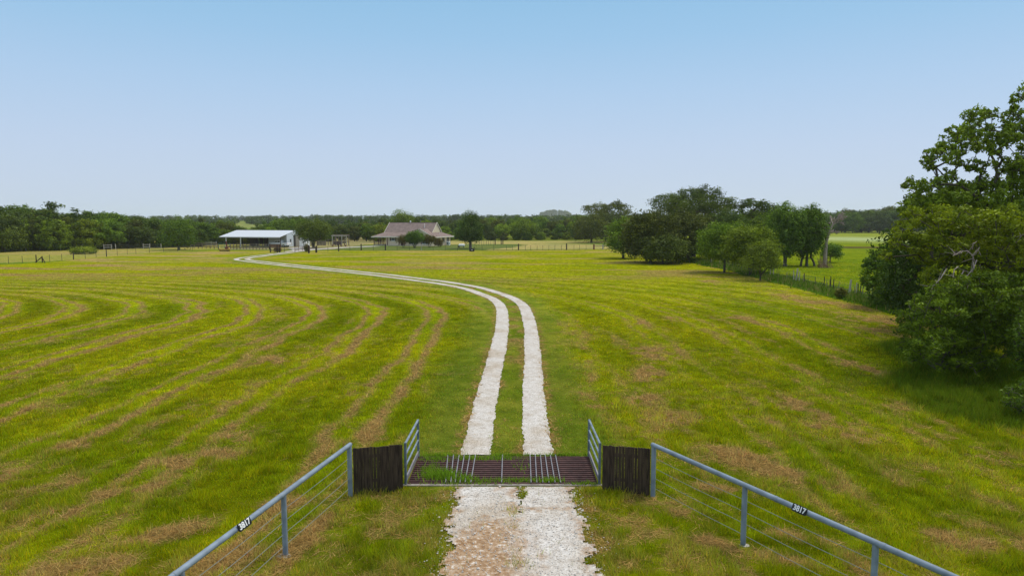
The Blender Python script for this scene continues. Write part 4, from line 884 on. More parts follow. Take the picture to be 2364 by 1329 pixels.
# ------------------------------------------------------------------ fences
M_WOOD = mat('weathered_grey_wood', (.20,.16,.125), 1, noise=.35, nscale=2)
M_DARKW = mat('dark_timber_post', (.045,.032,.028), 1, noise=.3, nscale=3)
M_TPOST = mat('dark_green_steel_post', (.05,.055,.045), .8)
M_PALEP = mat('bleached_wood_post', (.42,.38,.31), 1, noise=.25, nscale=4)
M_REDW = mat('red_brown_stained_wood', (.16,.055,.035), .9, noise=.25)
M_TEAL = mat('faded_teal_gate', (.12,.26,.22), .7)
def wire_fence(label, pts, posts, wires=(.3,.6,.9,1.15), wr=.008, cat='wire fence', name='wire_fence', group=None):
    """pts: ground line; posts: (px-on-line position as (x,y)), radius, height, material, lean"""
    root = empty(name, (posts[0][0][0], posts[0][0][1], 0)); tag(root, label, cat, group); ox, oy = root.location.x, root.location.y
    for (p, rad, h, m, ln) in posts:
        MB().tube((p[0]-ox, p[1]-oy, -.1), (p[0]-ox+ln*h, p[1]-oy, h), rad, rad*.9, 7).build('post', m, root, smooth=True)
    for z in wires:
        mb = MB()
        for a, b in zip(posts[:-1], posts[1:]): mb.tube((a[0][0]-ox+a[4]*z, a[0][1]-oy, z), (b[0][0]-ox+b[4]*z, b[0][1]-oy, z), wr, n=4, caps=False)
        mb.build('wire', M_WIRE, root)
    return root
# left field fence
lp = [(20,608),(52,607.5),(84,606.5),(115,604.5),(143,602),(170,599.5),(197,597),(222,594.5),(246,592.5),(271,590),(294,587.5),(314,586),(345,583.5),(378,581.5),(410,580.5),(445,579)]
wire_fence('low wire fence slanting across the left field on thin dark posts', None, [((at(-40,611)), .04, 1.2, M_TPOST, 0)]+[(at(px,py), .09 if px in (84,170,246) else .035, 1.35 if px in (84,170,246) else 1.25, M_DARKW if px in (84,170,246) else M_TPOST, 0) for px, py in lp])
X, Y = at(98, 606.5); root = empty('brace_frame', (X, Y, 0)); tag(root, 'small dark A-shaped timber brace leaning at the left field fence', 'timber brace')
MB().beam((-1.2,0,.05), (0,0,1.0), .1, .12).build('brace', M_DARKW, root); MB().tube((0,0,-.1), (0,0,1.1), .09).build('post', M_DARKW, root); MB().beam((.45,0,.0), (0,0,.9), .1, .1).build('brace', M_DARKW, root)
# fence by the wood with two rail panels
posts = [(at(-10,583), .08, 1.3, M_PALEP, 0)]+[(at(px, 580-.016*px), .10, 1.35, M_PALEP, 0) for px in (60,123,140,190,240,267,331,372)]
wr_ = wire_fence('pale-posted wire fence along the foot of the left wood', None, posts)
for a, b in ((240,258),(331,346)):
    A = at(a, 580-.016*a); B = at(b, 580-.016*b); root = empty('rail_panel', (*A, 0)); tag(root, f"short pale {'wide' if a == 240 else 'narrow'} wooden rail panel by the wood, {'above the pale round bush' if a == 240 else 'left of the pale tree'}", 'rail panel')
    for z in (.55, 1.1): MB().beam((.05,0,z), (B[0]-A[0], B[1]-A[1], z), .05, .16).build('rail', M_PALEP, root)
    MB().tube((B[0]-A[0], B[1]-A[1], -.1), (B[0]-A[0], B[1]-A[1], 1.3), .09).build('post', M_PALEP, root)
# field fence in front of the house
pl = [(757,580.5,0),(782,580,1),(808,579,0),(834,578,1),(862,578,0),(890,577.7,1),(917,577.5,0),(945,577.5,0),(973,578,2),(1000,578,0),(1028,578.3,0),(1056,578.3,0),(1113,578,0),(1140,578,0),(1169,578,0),(1183,577.7,0),(1197,577.5,1),(1213,577.7,0),(1225,577.7,0),(1240,577.7,0),(1253,577.5,0),(1267,577.5,0),(1281,577.2,0),(1296,577,0),(1308,576.8,1),(1325,576.6,0),(1338,576.5,0),(1353,576.3,0)]
posts = [(at(px,py), (.035,.15,.09)[k], (1.2,1.55,1.35)[k], (M_TPOST,M_DARKW,M_PALEP)[k], 0) for px,py,k in pl]
wire_fence('long wire fence between the hay field and the house yard', None, [(at(731,583), .17, 1.5, M_DARKW, 0)]+posts+[(at(1371,576.2), .2, 1.35, M_REDW, 0)])
A = at(1371,576.2); B = at(1392,576); C_ = at(1420,575.5); root = empty('corner_brace', (*B, 0)); tag(root, 'timber rail brace at the right end of the house fence beside the thicket', 'fence brace')
MB().tube((0,0,-.1),(0,0,1.3),.18).build('post', M_PALEP, root); MB().beam((A[0]-B[0],A[1]-B[1],.85),(C_[0]-B[0],C_[1]-B[1],.85),.1,.13).build('rail', M_WOOD, root); MB().tube((C_[0]-B[0],C_[1]-B[1],-.1),(C_[0]-B[0],C_[1]-B[1],1.3),.12).build('post', M_WOOD, root)
# yard fence on the far side
pp = [(1073,568),(1084,567.5),(1096,567),(1106,566.6),(1112,566.4),(1117,566.2),(1123,566),(1128,565.8),(1133,565.5),(1139,565.2),(1143,564.9),(1157,564.3),(1161,564)]
wire_fence('yard fence with close thin posts between the conical tree and the lone corner posts', None, [(at(px,py), .14 if px in (1143,1157,1161) else .04, 1.75 if px in (1143,1157,1161) else 1.45, M_DARKW if px in (1143,1157,1161) else M_TPOST, 0) for px,py in pp])
# right pasture fence, uneven posts
fr = random.Random(12); q = []
fx = [(1611,604.6,'p'),(1618,606,'d'),(1625,607.5,'w')]+[(x, 609+(x-1632)*.26, 'd' if i % 3 else 'p') for i, x in enumerate(range(1640,1722,6))]+[(1733,637,'w'),(1740,639,'w'),(1747,640.5,'d'),(1757,642,'p'),(1769,646,'p'),(1786,651,'W'),(1806,652,'d'),(1825,655.5,'D'),(1841,650,'w'),(1846,662,'d'),(1852,655,'p'),(1865,652,'w'),(1871,667,'D'),(1878,668,'p'),(1888,670,'d'),(1895,673,'D'),(1901,670,'D'),(1918,682,'W'),(1924,675,'p'),(1927,686,'w'),(1939,684,'p'),(1947,686,'D'),(1952,687,'D'),(1969,689,'p'),(1977,693,'D'),(1984,694,'w')]
for px,py,k in fx:
    X, Y = at(px, py+3); xx = float(np.interp(Y, [p[1] for p in RF][::-1], [p[0] for p in RF][::-1])); q.append(((xx+fr.uniform(-.12,.12), Y), {'p':.03,'d':.03,'D':.045,'w':.05,'W':.09}[k], {'p':1.15,'d':1.25,'D':1.45,'w':1.45,'W':1.65}[k]*fr.uniform(.93,1.07), {'p':M_WOOD,'d':M_TPOST,'D':M_DARKW,'w':M_PALEP,'W':M_PALEP}[k], fr.uniform(-.06,.06) if k != 'W' else .1))
q.sort(key=lambda t_: -t_[0][1])
wire_fence('old wire fence with uneven pale and dark posts down the right side of the field', None, q, wires=(.35,.65,.95,1.15), wr=.006)
# weeds along that fence
r = np.random.default_rng(71); n_ = 30000; Yw = r.uniform(48, 124, n_); Xw = np.interp(Yw, [p[1] for p in RF][::-1], [p[0] for p in RF][::-1])+r.normal(0,.75,n_)
hh = r.uniform(.15,.75,n_)*(.35+.9*fbm(Xw/1.5, Yw/1.5, 73, 2)); a = r.uniform(0,6.28,n_); w = .02+.0005*Yw
V = np.stack([np.stack([Xw-np.cos(a)*w, Yw-np.sin(a)*w, 0*Xw],1), np.stack([Xw+np.cos(a)*w, Yw+np.sin(a)*w, 0*Xw],1), np.stack([Xw+np.sin(a*5)*.4*hh, Yw+np.cos(a*5)*.4*hh, hh],1)],1).reshape(-1,3)
c = np.where(r.uniform(size=(n_,1)) < .2, np.array((.30,.25,.08)), np.array((.11,.20,.012)))*r.uniform(.6,1.4,(n_,1)); c = np.repeat(np.concatenate([c, np.ones((n_,1))],1),3,0)
tag(npmesh('tall_weeds', V, np.arange(len(V)).reshape(-1,3), M_BLADE, attrs={'col': ('FLOAT_COLOR', c)}), 'tall rough weeds growing along the old right-hand fence', 'weeds', kind='stuff')

# corral plank fences
def plank_fence(label, a, b, n, rails=(.35,.8,1.25), h=1.45, m=M_WOOD, name='plank_fence', cat='plank fence', rw=.16):
    A = Vector((*at(*a), 0)); B = Vector((*at(*b), 0)); d = B-A; root = empty(name, A); tag(root, label, cat)
    for k in range(n+1): p = d*k/n; MB().tube((p.x,p.y,-.1),(p.x,p.y,h),.085,n=7).build('post', M_DARKW if k % 5 == 2 else m, root, smooth=True)
    for z in rails: MB().beam((0,-.1,z), (d.x,d.y-.1,z), .045, rw).build('rail', m, root)
    return root
plank_fence('grey plank corral fence in front of the open barn bays', (532,575.5), (622,576), 12)
plank_fence('grey plank corral fence left of the teal gate', (440,572.5), (504,574.5), 7, rails=(.4,.85,1.3), m=M_WOOD)
plank_fence('low weathered rail fence behind the corral, left of the barn', (428,569.5), (500,570), 6, rails=(.6,1.2), m=M_PALEP)
plank_fence('rail fence between the white shed and the stacked pallets', (706,567), (733,567), 4, rails=(.4,.8,1.2,1.6), h=1.8, m=M_WOOD, rw=.08)
plank_fence('rail fence between the pallets and the pergola', (752,566.5), (770,566.5), 3, rails=(.4,.8,1.2,1.6), h=1.8, m=M_WOOD, rw=.08)
plank_fence('low rail on dark posts in front of the pergola', (776,566.8), (805,566.5), 3, rails=(1.1,), h=1.25, m=M_WOOD, rw=.14)
A = Vector((*at(505,575.3),0)); B = Vector((*at(531,575.6),0)); d = B-A; root = empty('teal_gate', A); tag(root, 'faded teal tube gate at the left end of the corral fence', 'gate')
for z in (.3,.6,.9,1.2,1.45): MB().tube((0,0,z),(d.x,d.y,z),.035,n=6).build('rail', M_TEAL, root)
for f in (0,.5,1): MB().tube((d.x*f,d.y*f,.25),(d.x*f,d.y*f,1.47),.04,n=6).build('upright', M_TEAL, root)
# the two road gates
A = Vector((*at(624,583),0)); root = empty('wooden_stile', A); tag(root, 'dark timber stile and panel on the left side of the yard gateway', 'gate structure')
w_ = at(650,583)[0]-A.x
for x in (0, w_*.62, w_*.86): MB().tube((x,0,-.1),(x,0,2.0 if x == 0 else 1.75),.10,n=7).build('post', M_DARKW, root)
for z in (.3,.65,1.0): MB().beam((0,.05,z),(w_*.86,.05,z),.05,.10).build('rail', M_WOOD, root)
MB().beam((-.2,.02,1.55),(w_*1.0,.02,1.5),.06,.75).build('brown_panel', mat('brown_board_panel', (.15,.085,.06), 1, noise=.4, nscale=2), root)
for z in (.25,.5,.75): MB().beam((.0,-.1,z),(.3,-.1,z),.1,.1).build('step', M_DARKW, root)
MB().tube((w_*1.18,.5,-.1),(w_*1.18,.5,1.5),.05,n=6).build('post', M_TPOST, root)
A = Vector((*at(681,582),0)); root = empty('pipe_gate', A); tag(root, 'open red-brown tube gate on the right side of the yard gateway', 'gate'); w_ = at(711,583)[0]-A.x
M_GATE = mat('red_brown_gate_paint', (.22,.12,.10), .7, noise=.2)
for z in (.35,.6,.85,1.1,1.35): MB().tube((0,0,z),(w_,-.6,z),.035,n=6).build('rail', M_GATE, root)
for f in (0,.25,.5,.75,1): MB().tube((w_*f,-.6*f,.3 if f not in (0,1) else -.1),(w_*f,-.6*f,1.38),.04 if f else .06,n=6).build('upright', M_GATE, root)
A = Vector((*at(713,584.5),0)); root = empty('gate_post_brace', A); tag(root, 'two thick dark gate posts joined by a rail right of the tube gate', 'gate posts')
B = Vector((*at(730,583.3),0))-A
MB().tube((0,0,-.1),(0,0,1.75),.2,n=8).build('post', M_DARKW, root); MB().tube((B.x,B.y,-.1),(B.x,B.y,1.35),.2,n=8).build('post', M_DARKW, root); MB().beam((0,0,1.15),(B.x,B.y,1.15),.1,.13).build('rail', M_WOOD, root)
solo('gate_shrub', 'dry brown-green shrub behind the thick gate posts', 708, 582, 562, 'bush', 15, (1.5,1.1,1.2), 980, n=16, cr=.25, dens=90, size=.12, cat='shrub', fork=.3)
solo('gate_shrub', 'rusty brown shrub over the board panel of the stile', 641, 582.5, 568, 'bush', 17, (1.7,.85,.9), 981, n=16, cr=.25, dens=80, size=.12, cat='shrub', fork=.3)

# ------------------------------------------------------------------ barn
M_ROOFW = mat('white_metal_roof', (.60,.61,.64), .45, spec=.5, wave=('X', 3.2)); M_WALLW = mat('white_metal_wall', (.60,.63,.66), .6, wave=('DIAGONAL', 2.6)); M_SHADEW = mat('shade_grey_metal_wall', (.42,.43,.42), .7, wave=('X', 2.6))  # grey walls: white metal with the lean-to shade put into the colour
M_BROWNW = mat('brown_sheet_wall', (.09,.065,.055), .9, noise=.2); M_GLASS = mat('dark_window_glass', (.02,.025,.03), .15, spec=.6); M_TRIM = mat('white_trim', (.72,.72,.70), .6)
bx, by = -61.4, 181.0
root = empty('barn', (bx, by, 0), R(-17)); tag(root, 'long open-fronted metal barn with a pale low-pitched roof', 'barn')
Lb, Db, ze, zr = 19.3, 14.0, 2.78, 4.42
rf = MB()
for (y0, z0, y1, z1) in ((-.0, ze, Db/2, zr), (Db/2, zr, Db, ze)):
    n_ = len(rf.v); rf.poly([(-Lb,y0,z0),(0,y0,z0),(0,y1,z1),(-Lb,y1,z1),(-Lb,y0,z0-.1),(0,y0,z0-.1),(0,y1,z1-.1),(-Lb,y1,z1-.1)], [(0,1,2,3),(7,6,5,4),(0,4,5,1),(1,5,6,2),(2,6,7,3),(3,7,4,0)])
ro = rf.build('roof', M_ROOFW, root)
MB().box(-Lb,0,-.06,.02,ze-.22,ze-.02).build('gutter', M_TRIM, ro)
# enclosed room at the right end
def gz_(y): return ze-.12+(zr-ze)*(1-abs(y-Db/2)/(Db/2))
rx0, ry0 = -5.8, 3.0
MB().box(rx0,-.06,ry0,ry0+.08,0,gz_(ry0)).build('front_wall', M_SHADEW, root)
MB().poly([(rx0,ry0,0),(rx0,Db-.1,0),(rx0,Db-.1,gz_(Db-.1)),(rx0,Db/2,gz_(Db/2)),(rx0,ry0,gz_(ry0)),(rx0+.08,ry0,0),(rx0+.08,Db-.1,0),(rx0+.08,Db-.1,gz_(Db-.1)),(rx0+.08,Db/2,gz_(Db/2)),(rx0+.08,ry0,gz_(ry0))],[(4,3,2,1,0),(5,6,7,8,9),(0,1,6,5),(0,5,9,4)]).build('inner_wall', M_SHADEW, root)
MB().poly([(-.05,ry0,0),(-.05,Db-.1,0),(-.05,Db-.1,gz_(Db-.1)),(-.05,Db/2,gz_(Db/2)),(-.05,ry0,gz_(ry0)),(-.13,ry0,0),(-.13,Db-.1,0),(-.13,Db-.1,gz_(Db-.1)),(-.13,Db/2,gz_(Db/2)),(-.13,ry0,gz_(ry0))],[(0,1,2,3,4),(9,8,7,6,5),(0,4,9,5),(4,3,8,9),(3,2,7,8)]).build('gable_wall', M_WALLW, root)
MB().box(rx0,-.06,Db-.1,Db-.02,0,ze-.15).build('back_wall', M_SHADEW, root)
w_ = MB().box(-.04,.03,4.35,5.05,1.25,2.2).build('window', M_TRIM, root); MB().box(.032,.045,4.43,4.97,1.32,2.13).build('pane', M_GLASS, w_); MB().box(.047,.055,4.43,4.97,1.70,1.75).build('bar', M_TRIM, w_)
dd = MB().box(-.045,.02,6.1,9.0,.02,3.15).build('door_opening', mat('dark_doorway', (.05,.045,.042), .9), root); MB().box(.022,.07,6.9,9.1,.05,3.05).build('sliding_door', mat('tan_metal_door', (.27,.24,.20), .7), root)
for x in (-17.3,-12.6): MB().box(x-.10,x+.10,.18,.36,0,ze-.05).build('post', M_TRIM, root)
MB().box(-.1,.05,.18,.32,0,ze-.05).build('post', M_DARKW, root)
for x in (-17.3,-12.6,-9.4,-6.8): MB().box(x-.07,x+.07,6.9,7.05,0,zr-.2).build('inner_post', M_DARKW, root)
MB().box(-Lb+2.2,-14.3,9.9,9.97,0,2.9).build('brown_back_wall', M_BROWNW, root); MB().box(-12.4,-9.6,9.9,9.97,0,2.9).build('brown_back_wall', M_BROWNW, root)
MB().box(-8.6,-8.3,4,4.1,0,2.9).box(-9.4,-8.6,4.0,4.08,1.0,2.6).build('inner_partition', M_DARKW, root)
# small white shed right of the barn
X, Y = at(691.5,570.3); root = empty('white_shed', (X, Y, 0), R(-10)); tag(root, 'small white shed half hidden behind the round yard tree', 'shed')
MB().box(0,1.95,0,2.0,0,1.75).build('wall', M_WHITE, root); MB().poly([(-.08,-.1,1.76),(2.03,-.1,1.76),(2.03,2.1,1.95),(-.08,2.1,1.95),(-.08,-.1,1.83),(2.03,-.1,1.83),(2.03,2.1,2.02),(-.08,2.1,2.02)],[(0,3,2,1),(4,5,6,7),(0,1,5,4),(1,2,6,5),(2,3,7,6),(3,0,4,7)]).build('roof', M_ROOFW, root)
w_ = MB().box(.95,1.35,-.03,.0,1.15,1.5).build('window', M_GLASS, root)
MB().box(1.2,1.32,-.04,-.0,0,.8).build('door_edge', M_DARKW, root)
# stacked pallets / panel
X, Y = at(731,567); X2 = at(751.5,567)[0]; root = empty('pallet_wall', (X, Y, 0)); tag(root, 'grey upright pallets in a row beside the yard tree', 'pallets')
W_ = X2-X
for k in range(6): MB().box(W_*k/6+.03, W_*(k+1)/6-.03, 0, .12, .1, 1.35+.05*(k % 2)).build('pallet', M_WOOD, root)
MB().box(0,W_,.14,.2,1.0,1.1).build('rail', M_DARKW, root)
# pergola
X, Y = at(767.5,567.3); X2 = at(799.5,567.3)[0]; root = empty('pergola', (X, Y, 0)); tag(root, 'open timber pergola frame of grey posts and a top beam by the yard', 'pergola'); W_ = X2-X; hp = 2.95
for f in (0,.26,.68,1.0):
    MB().box(W_*f-.10,W_*f+.10,0,.2,0,hp).build('post', M_PALEP if f != .26 else M_WOOD, root); MB().box(W_*f-.09,W_*f+.09,3.0,3.2,0,hp-.05).build('back_post', M_WOOD, root)
MB().box(-.25,W_+.25,-.03,.0,hp-.28,hp+.02).build('beam', M_PALEP, root); MB().box(-.25,W_+.25,3.22,3.3,hp-.28,hp+.02).build('back_beam', M_WOOD, root)
for k in range(9): MB().box(W_*k/8-.05,W_*k/8+.05,-.3,3.5,hp+.03,hp+.13).build('rafter', M_WOOD, root)
MB().box(.1,W_*.66,.5,.56,.3,1.3).build('back_panel', mat('mauve_brown_board', (.14,.10,.10), 1), root)
MB().box(W_*.70,W_*.98,.4,.46,.7,1.35).build('side_rail', M_WOOD, root)
X, Y = at(782,566); root = empty('white_drum', (X, Y-.5, 0)); tag(root, 'small white drum on a block in front of the pergola', 'drum'); MB().tube((0,0,.45),(0,0,1.15),.2,n=12).build('drum', M_WHITE, root, smooth=True); MB().box(-.25,.25,-.25,.25,0,.45).build('block', M_DARKW, root)
# log rounds
for i, px in enumerate((768,788,798)):
    X, Y = at(px,569.3); o = MB().tube((X,Y,0),(X,Y,.55),.28,.26,10).build('log_stump', mat('tan_cut_log', (.27,.17,.09), 1, noise=.2), None, smooth=True); tag(o, ('tan log stump under the left post of the pergola','tan log stump in the middle before the pergola','tan log stump before the right post of the pergola')[i], 'log stump', 'log stumps before the pergola')

# ------------------------------------------------------------------ pickup truck
def pickup():
    c, s = math.cos(R(-17)), math.sin(R(-17)); lx, ly = -4.75, 1.55
    root = empty('pickup_truck', (bx+c*lx-s*ly, by+s*lx+c*ly, 0), R(-17)); tag(root, 'white crew-cab pickup parked under the barn roof edge', 'pickup truck')
    MW = mat('white_car_paint', (.80,.80,.80), .3, spec=.6); MT = mat('black_tyre', (.015,.015,.015), .9); MR = mat('chrome_wheel_rim', (.55,.55,.56), .3, metal=.8); MG_ = mat('dark_car_glass', (.02,.025,.03), .08, spec=.7)
    # side outline of the body (x to the tail, z up), nose at x=0
    prof = [(.05,.42),(.0,.62),(.05,.98),(.25,1.10),(1.45,1.20),(1.55,1.20),(3.65,1.20),(3.68,1.24),(5.72,1.24),(5.78,1.1),(5.78,.52),(5.1,.45),(1.0,.42)]
    wd = 1.95
    def ext(pf, y0, y1): 
        n_ = len(pf); return MB().poly([(x,y0,z) for x,z in pf]+[(x,y1,z) for x,z in pf], [tuple(range(n_-1,-1,-1)) if False else tuple(range(n_)), tuple(range(2*n_-1,n_-1,-1))]+[((k+1) % n_, k, n_+k, n_+(k+1) % n_) for k in range(n_)])
    ext(prof, 0, wd).build('body', MW, root, bevel=.04)
    cab = [(1.45,1.20),(2.05,1.78),(2.35,1.86),(3.45,1.86),(3.68,1.70),(3.72,1.20)]
    cb = ext(cab, .10, wd-.10).build('cab', MW, root, bevel=.03)
    for y in (.092, wd-.092):
        for pf, nm in (([(1.78,1.28),(2.15,1.68),(2.62,1.72),(2.62,1.28)],'front_side_window'),([(2.74,1.28),(2.74,1.72),(3.32,1.72),(3.52,1.62),(3.52,1.28)],'rear_side_window')):
            n_ = len(pf); MB().poly([(x,y-.006,z) for x,z in pf]+[(x,y+.006,z) for x,z in pf], [tuple(range(n_)), tuple(range(2*n_-1,n_-1,-1))]+[((k+1) % n_, k, n_+k, n_+(k+1) % n_) for k in range(n_)]).build(nm, MG_, cb)
    MB().beam((1.62,wd/2,1.42),(2.02,wd/2,1.80),1.55,.02).build('windscreen', MG_, cb)
    MB().box(3.9,5.6,.12,wd-.12,1.245,1.26).build('bed', MT, root)
    for x in (.95,4.65):
        for y in (-.0, wd-.22):
            t_ = MB().tube((x,y-.02,.39),(x,y+.24,.39),.39,n=20).build('tyre', MT, root, smooth=True); MB().tube((x,y-.035,.39),(x,y+.255,.39),.22,n=14).build('rim', MR, t_, smooth=True)
    for y in (.25, wd-.25): MB().box(-.02,.06,y-.14,y+.14,.82,.98).build('headlight', MG_, root)
    MB().box(-.10,.04,.1,wd-.1,.42,.60).build('bumper', MR, root); MB().box(5.75,5.9,.1,wd-.1,.48,.64).build('bumper', MR, root)
    for y in (.08, wd-.08): MB().box(5.77,5.80,y-.06,y+.06,.8,1.15).build('tail_light', mat('red_lamp', (.4,.02,.02), .4), root)
    MB().box(1.75,1.95,-.14,.1,1.22,1.38).build('door_mirror', MT, root)
pickup()
# ------------------------------------------------------------------ farm implement in the field
X, Y = at(506,580.3); root = empty('mower_implement', (X, Y, 0)); tag(root, 'old yellow hay mower bar with a rusty red mast left in the grass', 'farm implement'); W_ = at(534,580)[0]-X
MYEL = mat('faded_yellow_steel', (.40,.27,.06), .8, noise=.3, nscale=3); MRR = mat('rusty_red_steel', (.14,.045,.03), .9, noise=.3, nscale=3)
MB().beam((.3,0,.42),(W_-.5,.15,.34),.55,.34).build('cutter_bar', MYEL, root, bevel=.05); MB().tube((.0,0,.62),(.55,0,.28),.22,.28,10).build('outer_shoe', MYEL, root, smooth=True); MB().ball((W_-.28,.1,.45),.42,12,8,(.8,.8,1)).build('wheel_guard', MYEL, root, smooth=True)
MB().box(W_*.5,W_*.5+.85,.1,.8,.35,1.0).build('gear_housing', MRR, root, bevel=.06); MB().beam((W_*.5+.4,.4,.9),(W_*.5+.2,.5,2.3),.22,.22).build('mast', MRR, root); MB().beam((W_*.5+.3,.4,.7),(W_*.5+1.0,1.0,1.3),.12,.12).build('arm', MRR, root)
MB().beam((.2,-.05,.12),(W_-.2,.05,.12),.7,.10).build('skid', M_DARKW, root)

# ------------------------------------------------------------------ house
M_SHING = mat('mauve_brown_shingles', (.275,.20,.175), .95, noise=.18, nscale=1.2, bump=.3); M_CREAM = mat('cream_siding', (.68,.58,.42), .9, noise=.06, nscale=3); M_BRICK = mat('pink_cream_brick', (.80,.64,.47), .95, noise=.14, nscale=6)
M_CTRIM = mat('cream_trim', (.72,.65,.55), .7); M_SHUT = mat('dark_red_shutter', (.07,.022,.018), .7)
t = M_SHING.node_tree; _b = t.nodes['Principled BSDF']; _lk = _b.inputs['Base Color'].links[0].from_socket; _w = nn(t, 'ShaderNodeTexWave', bands_direction='Z'); _w.inputs['Scale'].default_value = 1.6; _w.inputs['Distortion'].default_value = 2; _w.inputs['Detail'].default_value = 3
_tc = nn(t, 'ShaderNodeTexCoord'); t.links.new(_tc.outputs['Object'], _w.inputs['Vector']); _m = nn(t, 'ShaderNodeMixRGB', blend_type='MULTIPLY'); _m.inputs[0].default_value = .35; t.links.new(_lk, _m.inputs[1]); t.links.new(_w.outputs['Color'], _m.inputs[2]); t.links.new(_m.outputs[0], _b.inputs['Base Color'])
HX, HY = -21.5, 191.3
root = empty('house', (HX, HY, 0), R(-17.4)); tag(root, 'cream single-storey farmhouse under a tall mauve-brown roof', 'house')
XL, XR = -15.3, -.35; D1 = 12.0
MB().box(XL,XR,0,D1,0,2.62).build('wall', M_BRICK, root)
# roof: steep gabled upper part on a shallow skirt all round
ex0, ex1, ey0, ey1, zE = -19.6, .45, -.75, 12.75, 2.55
bx0, bx1, by0, by1, zB = -17.1, -2.0, 2.6, 9.4, 3.72; zR = 6.55; ym = 6.0
rr_ = MB()
E_ = [(ex0,ey0,zE),(ex1,ey0,zE),(ex1,ey1,zE),(ex0,ey1,zE)]; B_ = [(bx0,by0,zB),(bx1,by0,zB),(bx1,by1,zB),(bx0,by1,zB)]
rr_.poly(E_+B_, [(0,1,5,4),(1,2,6,5),(2,3,7,6),(3,0,4,7)])
rr_.poly([(bx0,by0,zB),(bx1,by0,zB),(bx1,by1,zB),(bx0,by1,zB),(bx0,ym,zR),(bx1,ym,zR)], [(0,1,5,4),(2,3,4,5)])
roof = rr_.build('roof', M_SHING, root); sm = roof.modifiers.new('solid', 'SOLIDIFY'); sm.thickness = .12; sm.offset = -1
MB().box(ex0+.05,ex1-.05,ey0+.05,ey1-.05,zE-.17,zE-.13).build('soffit', M_CTRIM, root)
fa = MB(); fa.box(ex0-.03,ex1+.03,ey0-.05,ey0-.005,zE-.24,zE+.03); fa.box(ex0-.03,ex1+.03,ey1+.005,ey1+.05,zE-.24,zE+.03); fa.box(ex0-.06,ex0-.035,ey0,ey1,zE-.24,zE+.03); fa.box(ex1+.035,ex1+.06,ey0,ey1,zE-.24,zE+.03); fa.build('fascia', M_CTRIM, root)
for x, sg in ((bx1,1),(bx0,-1)):
    MB().poly([(x-.15*sg,by0+.1,zB),(x-.15*sg,by1-.1,zB),(x-.15*sg,ym,zR-.12),(x-.25*sg,by0+.1,zB),(x-.25*sg,by1-.1,zB),(x-.25*sg,ym,zR-.12)],[(0,1,2),(5,4,3),(0,2,5,3),(1,4,5,2)]).build('gable', M_CREAM, root)
    g_ = MB(); g_.beam((x+.03*sg,by0-.05,zB-.02),(x+.03*sg,ym,zR+.02),.05,.2); g_.beam((x+.03*sg,by1+.05,zB-.02),(x+.03*sg,ym,zR+.02),.05,.2); g_.build('gable_trim', M_CTRIM, root)
MB().tube((bx0,ym,zR-.01),(bx1,ym,zR-.01),.09,n=6).build('ridge_cap', mat('dark_ridge', (.06,.04,.035), 1), roof)
# front bay with its own gable
fx0, fx1, fz = -8.1, -.1, 4.75; fxm = (fx0+fx1)/2; fy = -1.35
MB().box(fx0+.45,fx1-.25,fy+.35,-.005,0,2.5).build('bay_wall', M_BRICK, root)
bg = MB(); bg.poly([(fx0,fy,zE+.02),(fxm,fy,fz),(fx1,fy,zE+.02),(fx0,4.2,zE+.02),(fxm,5.2,fz),(fx1,4.2,zE+.02)],[(0,1,4,3),(1,2,5,4)]); bgo = bg.build('bay_roof', M_SHING, root); sm = bgo.modifiers.new('solid','SOLIDIFY'); sm.thickness = .1; sm.offset = -1
MB().poly([(fx0+.3,fy+.35,zE-.1),(fx1-.3,fy+.35,zE-.1),(fxm,fy+.35,fz-.2),(fx0+.3,fy+.45,zE-.1),(fx1-.3,fy+.45,zE-.1),(fxm,fy+.45,fz-.2)],[(0,1,2),(5,4,3),(0,2,5,3),(1,4,5,2)]).build('bay_gable', M_CREAM, root)
g_ = MB(); g_.beam((fx0-.05,fy-.03,zE-.05),(fxm,fy-.03,fz+.0),.22,.05,(0,1,0)); g_.beam((fx1+.05,fy-.03,zE-.05),(fxm,fy-.03,fz+.0),.22,.05,(0,1,0)); g_.build('bay_trim', M_CTRIM, root)
def win(x, y, z, w, h, shut=True, side=False):
    if not side:
        f = MB().box(x-w/2-.09,x+w/2+.09,y-.06,y-.003,z-.09,z+h+.09).build('window', M_WHITE, root); MB().box(x-w/2,x+w/2,y-.075,y-.063,z,z+h).build('pane', M_GLASS, f); MB().box(x-.025,x+.025,y-.085,y-.077,z,z+h).build('bar', M_WHITE, f); MB().box(x-w/2-.12,x+w/2+.12,y-.11,y-.062,z-.17,z-.095).build('sill', M_CTRIM, f)
        if shut:
            for sx_ in (-1,1): xx = x+sx_*(w/2+.32); MB().box(xx-.2,xx+.2,y-.055,y-.003,z-.1,z+h+.1).build('shutter', M_SHUT, root)
    else:
        f = MB().box(x+.003,x+.06,y-w/2-.08,y+w/2+.08,z-.08,z+h+.08).build('window', M_WHITE, root); MB().box(x+.063,x+.075,y-w/2,y+w/2,z,z+h).build('pane', M_GLASS, f)
        if shut:
            for sx_ in (-1,1): yy = y+sx_*(w/2+.3); MB().box(x+.003,x+.055,yy-.18,yy+.18,z-.1,z+h+.1).build('shutter', M_SHUT, root)
win(-13.0, 0, 1.45, 1.0, .75)
win(-6.2, fy+.35, .65, 1.7, 1.35); win(-2.6, fy+.35, .65, 1.7, 1.35)
win(XR, 3.2, 1.0, .6, 1.25, side=True); win(XR, 6.6, 1.0, .7, 1.25, side=True); win(XR, 10.0, 1.1, .5, 1.1, side=True)
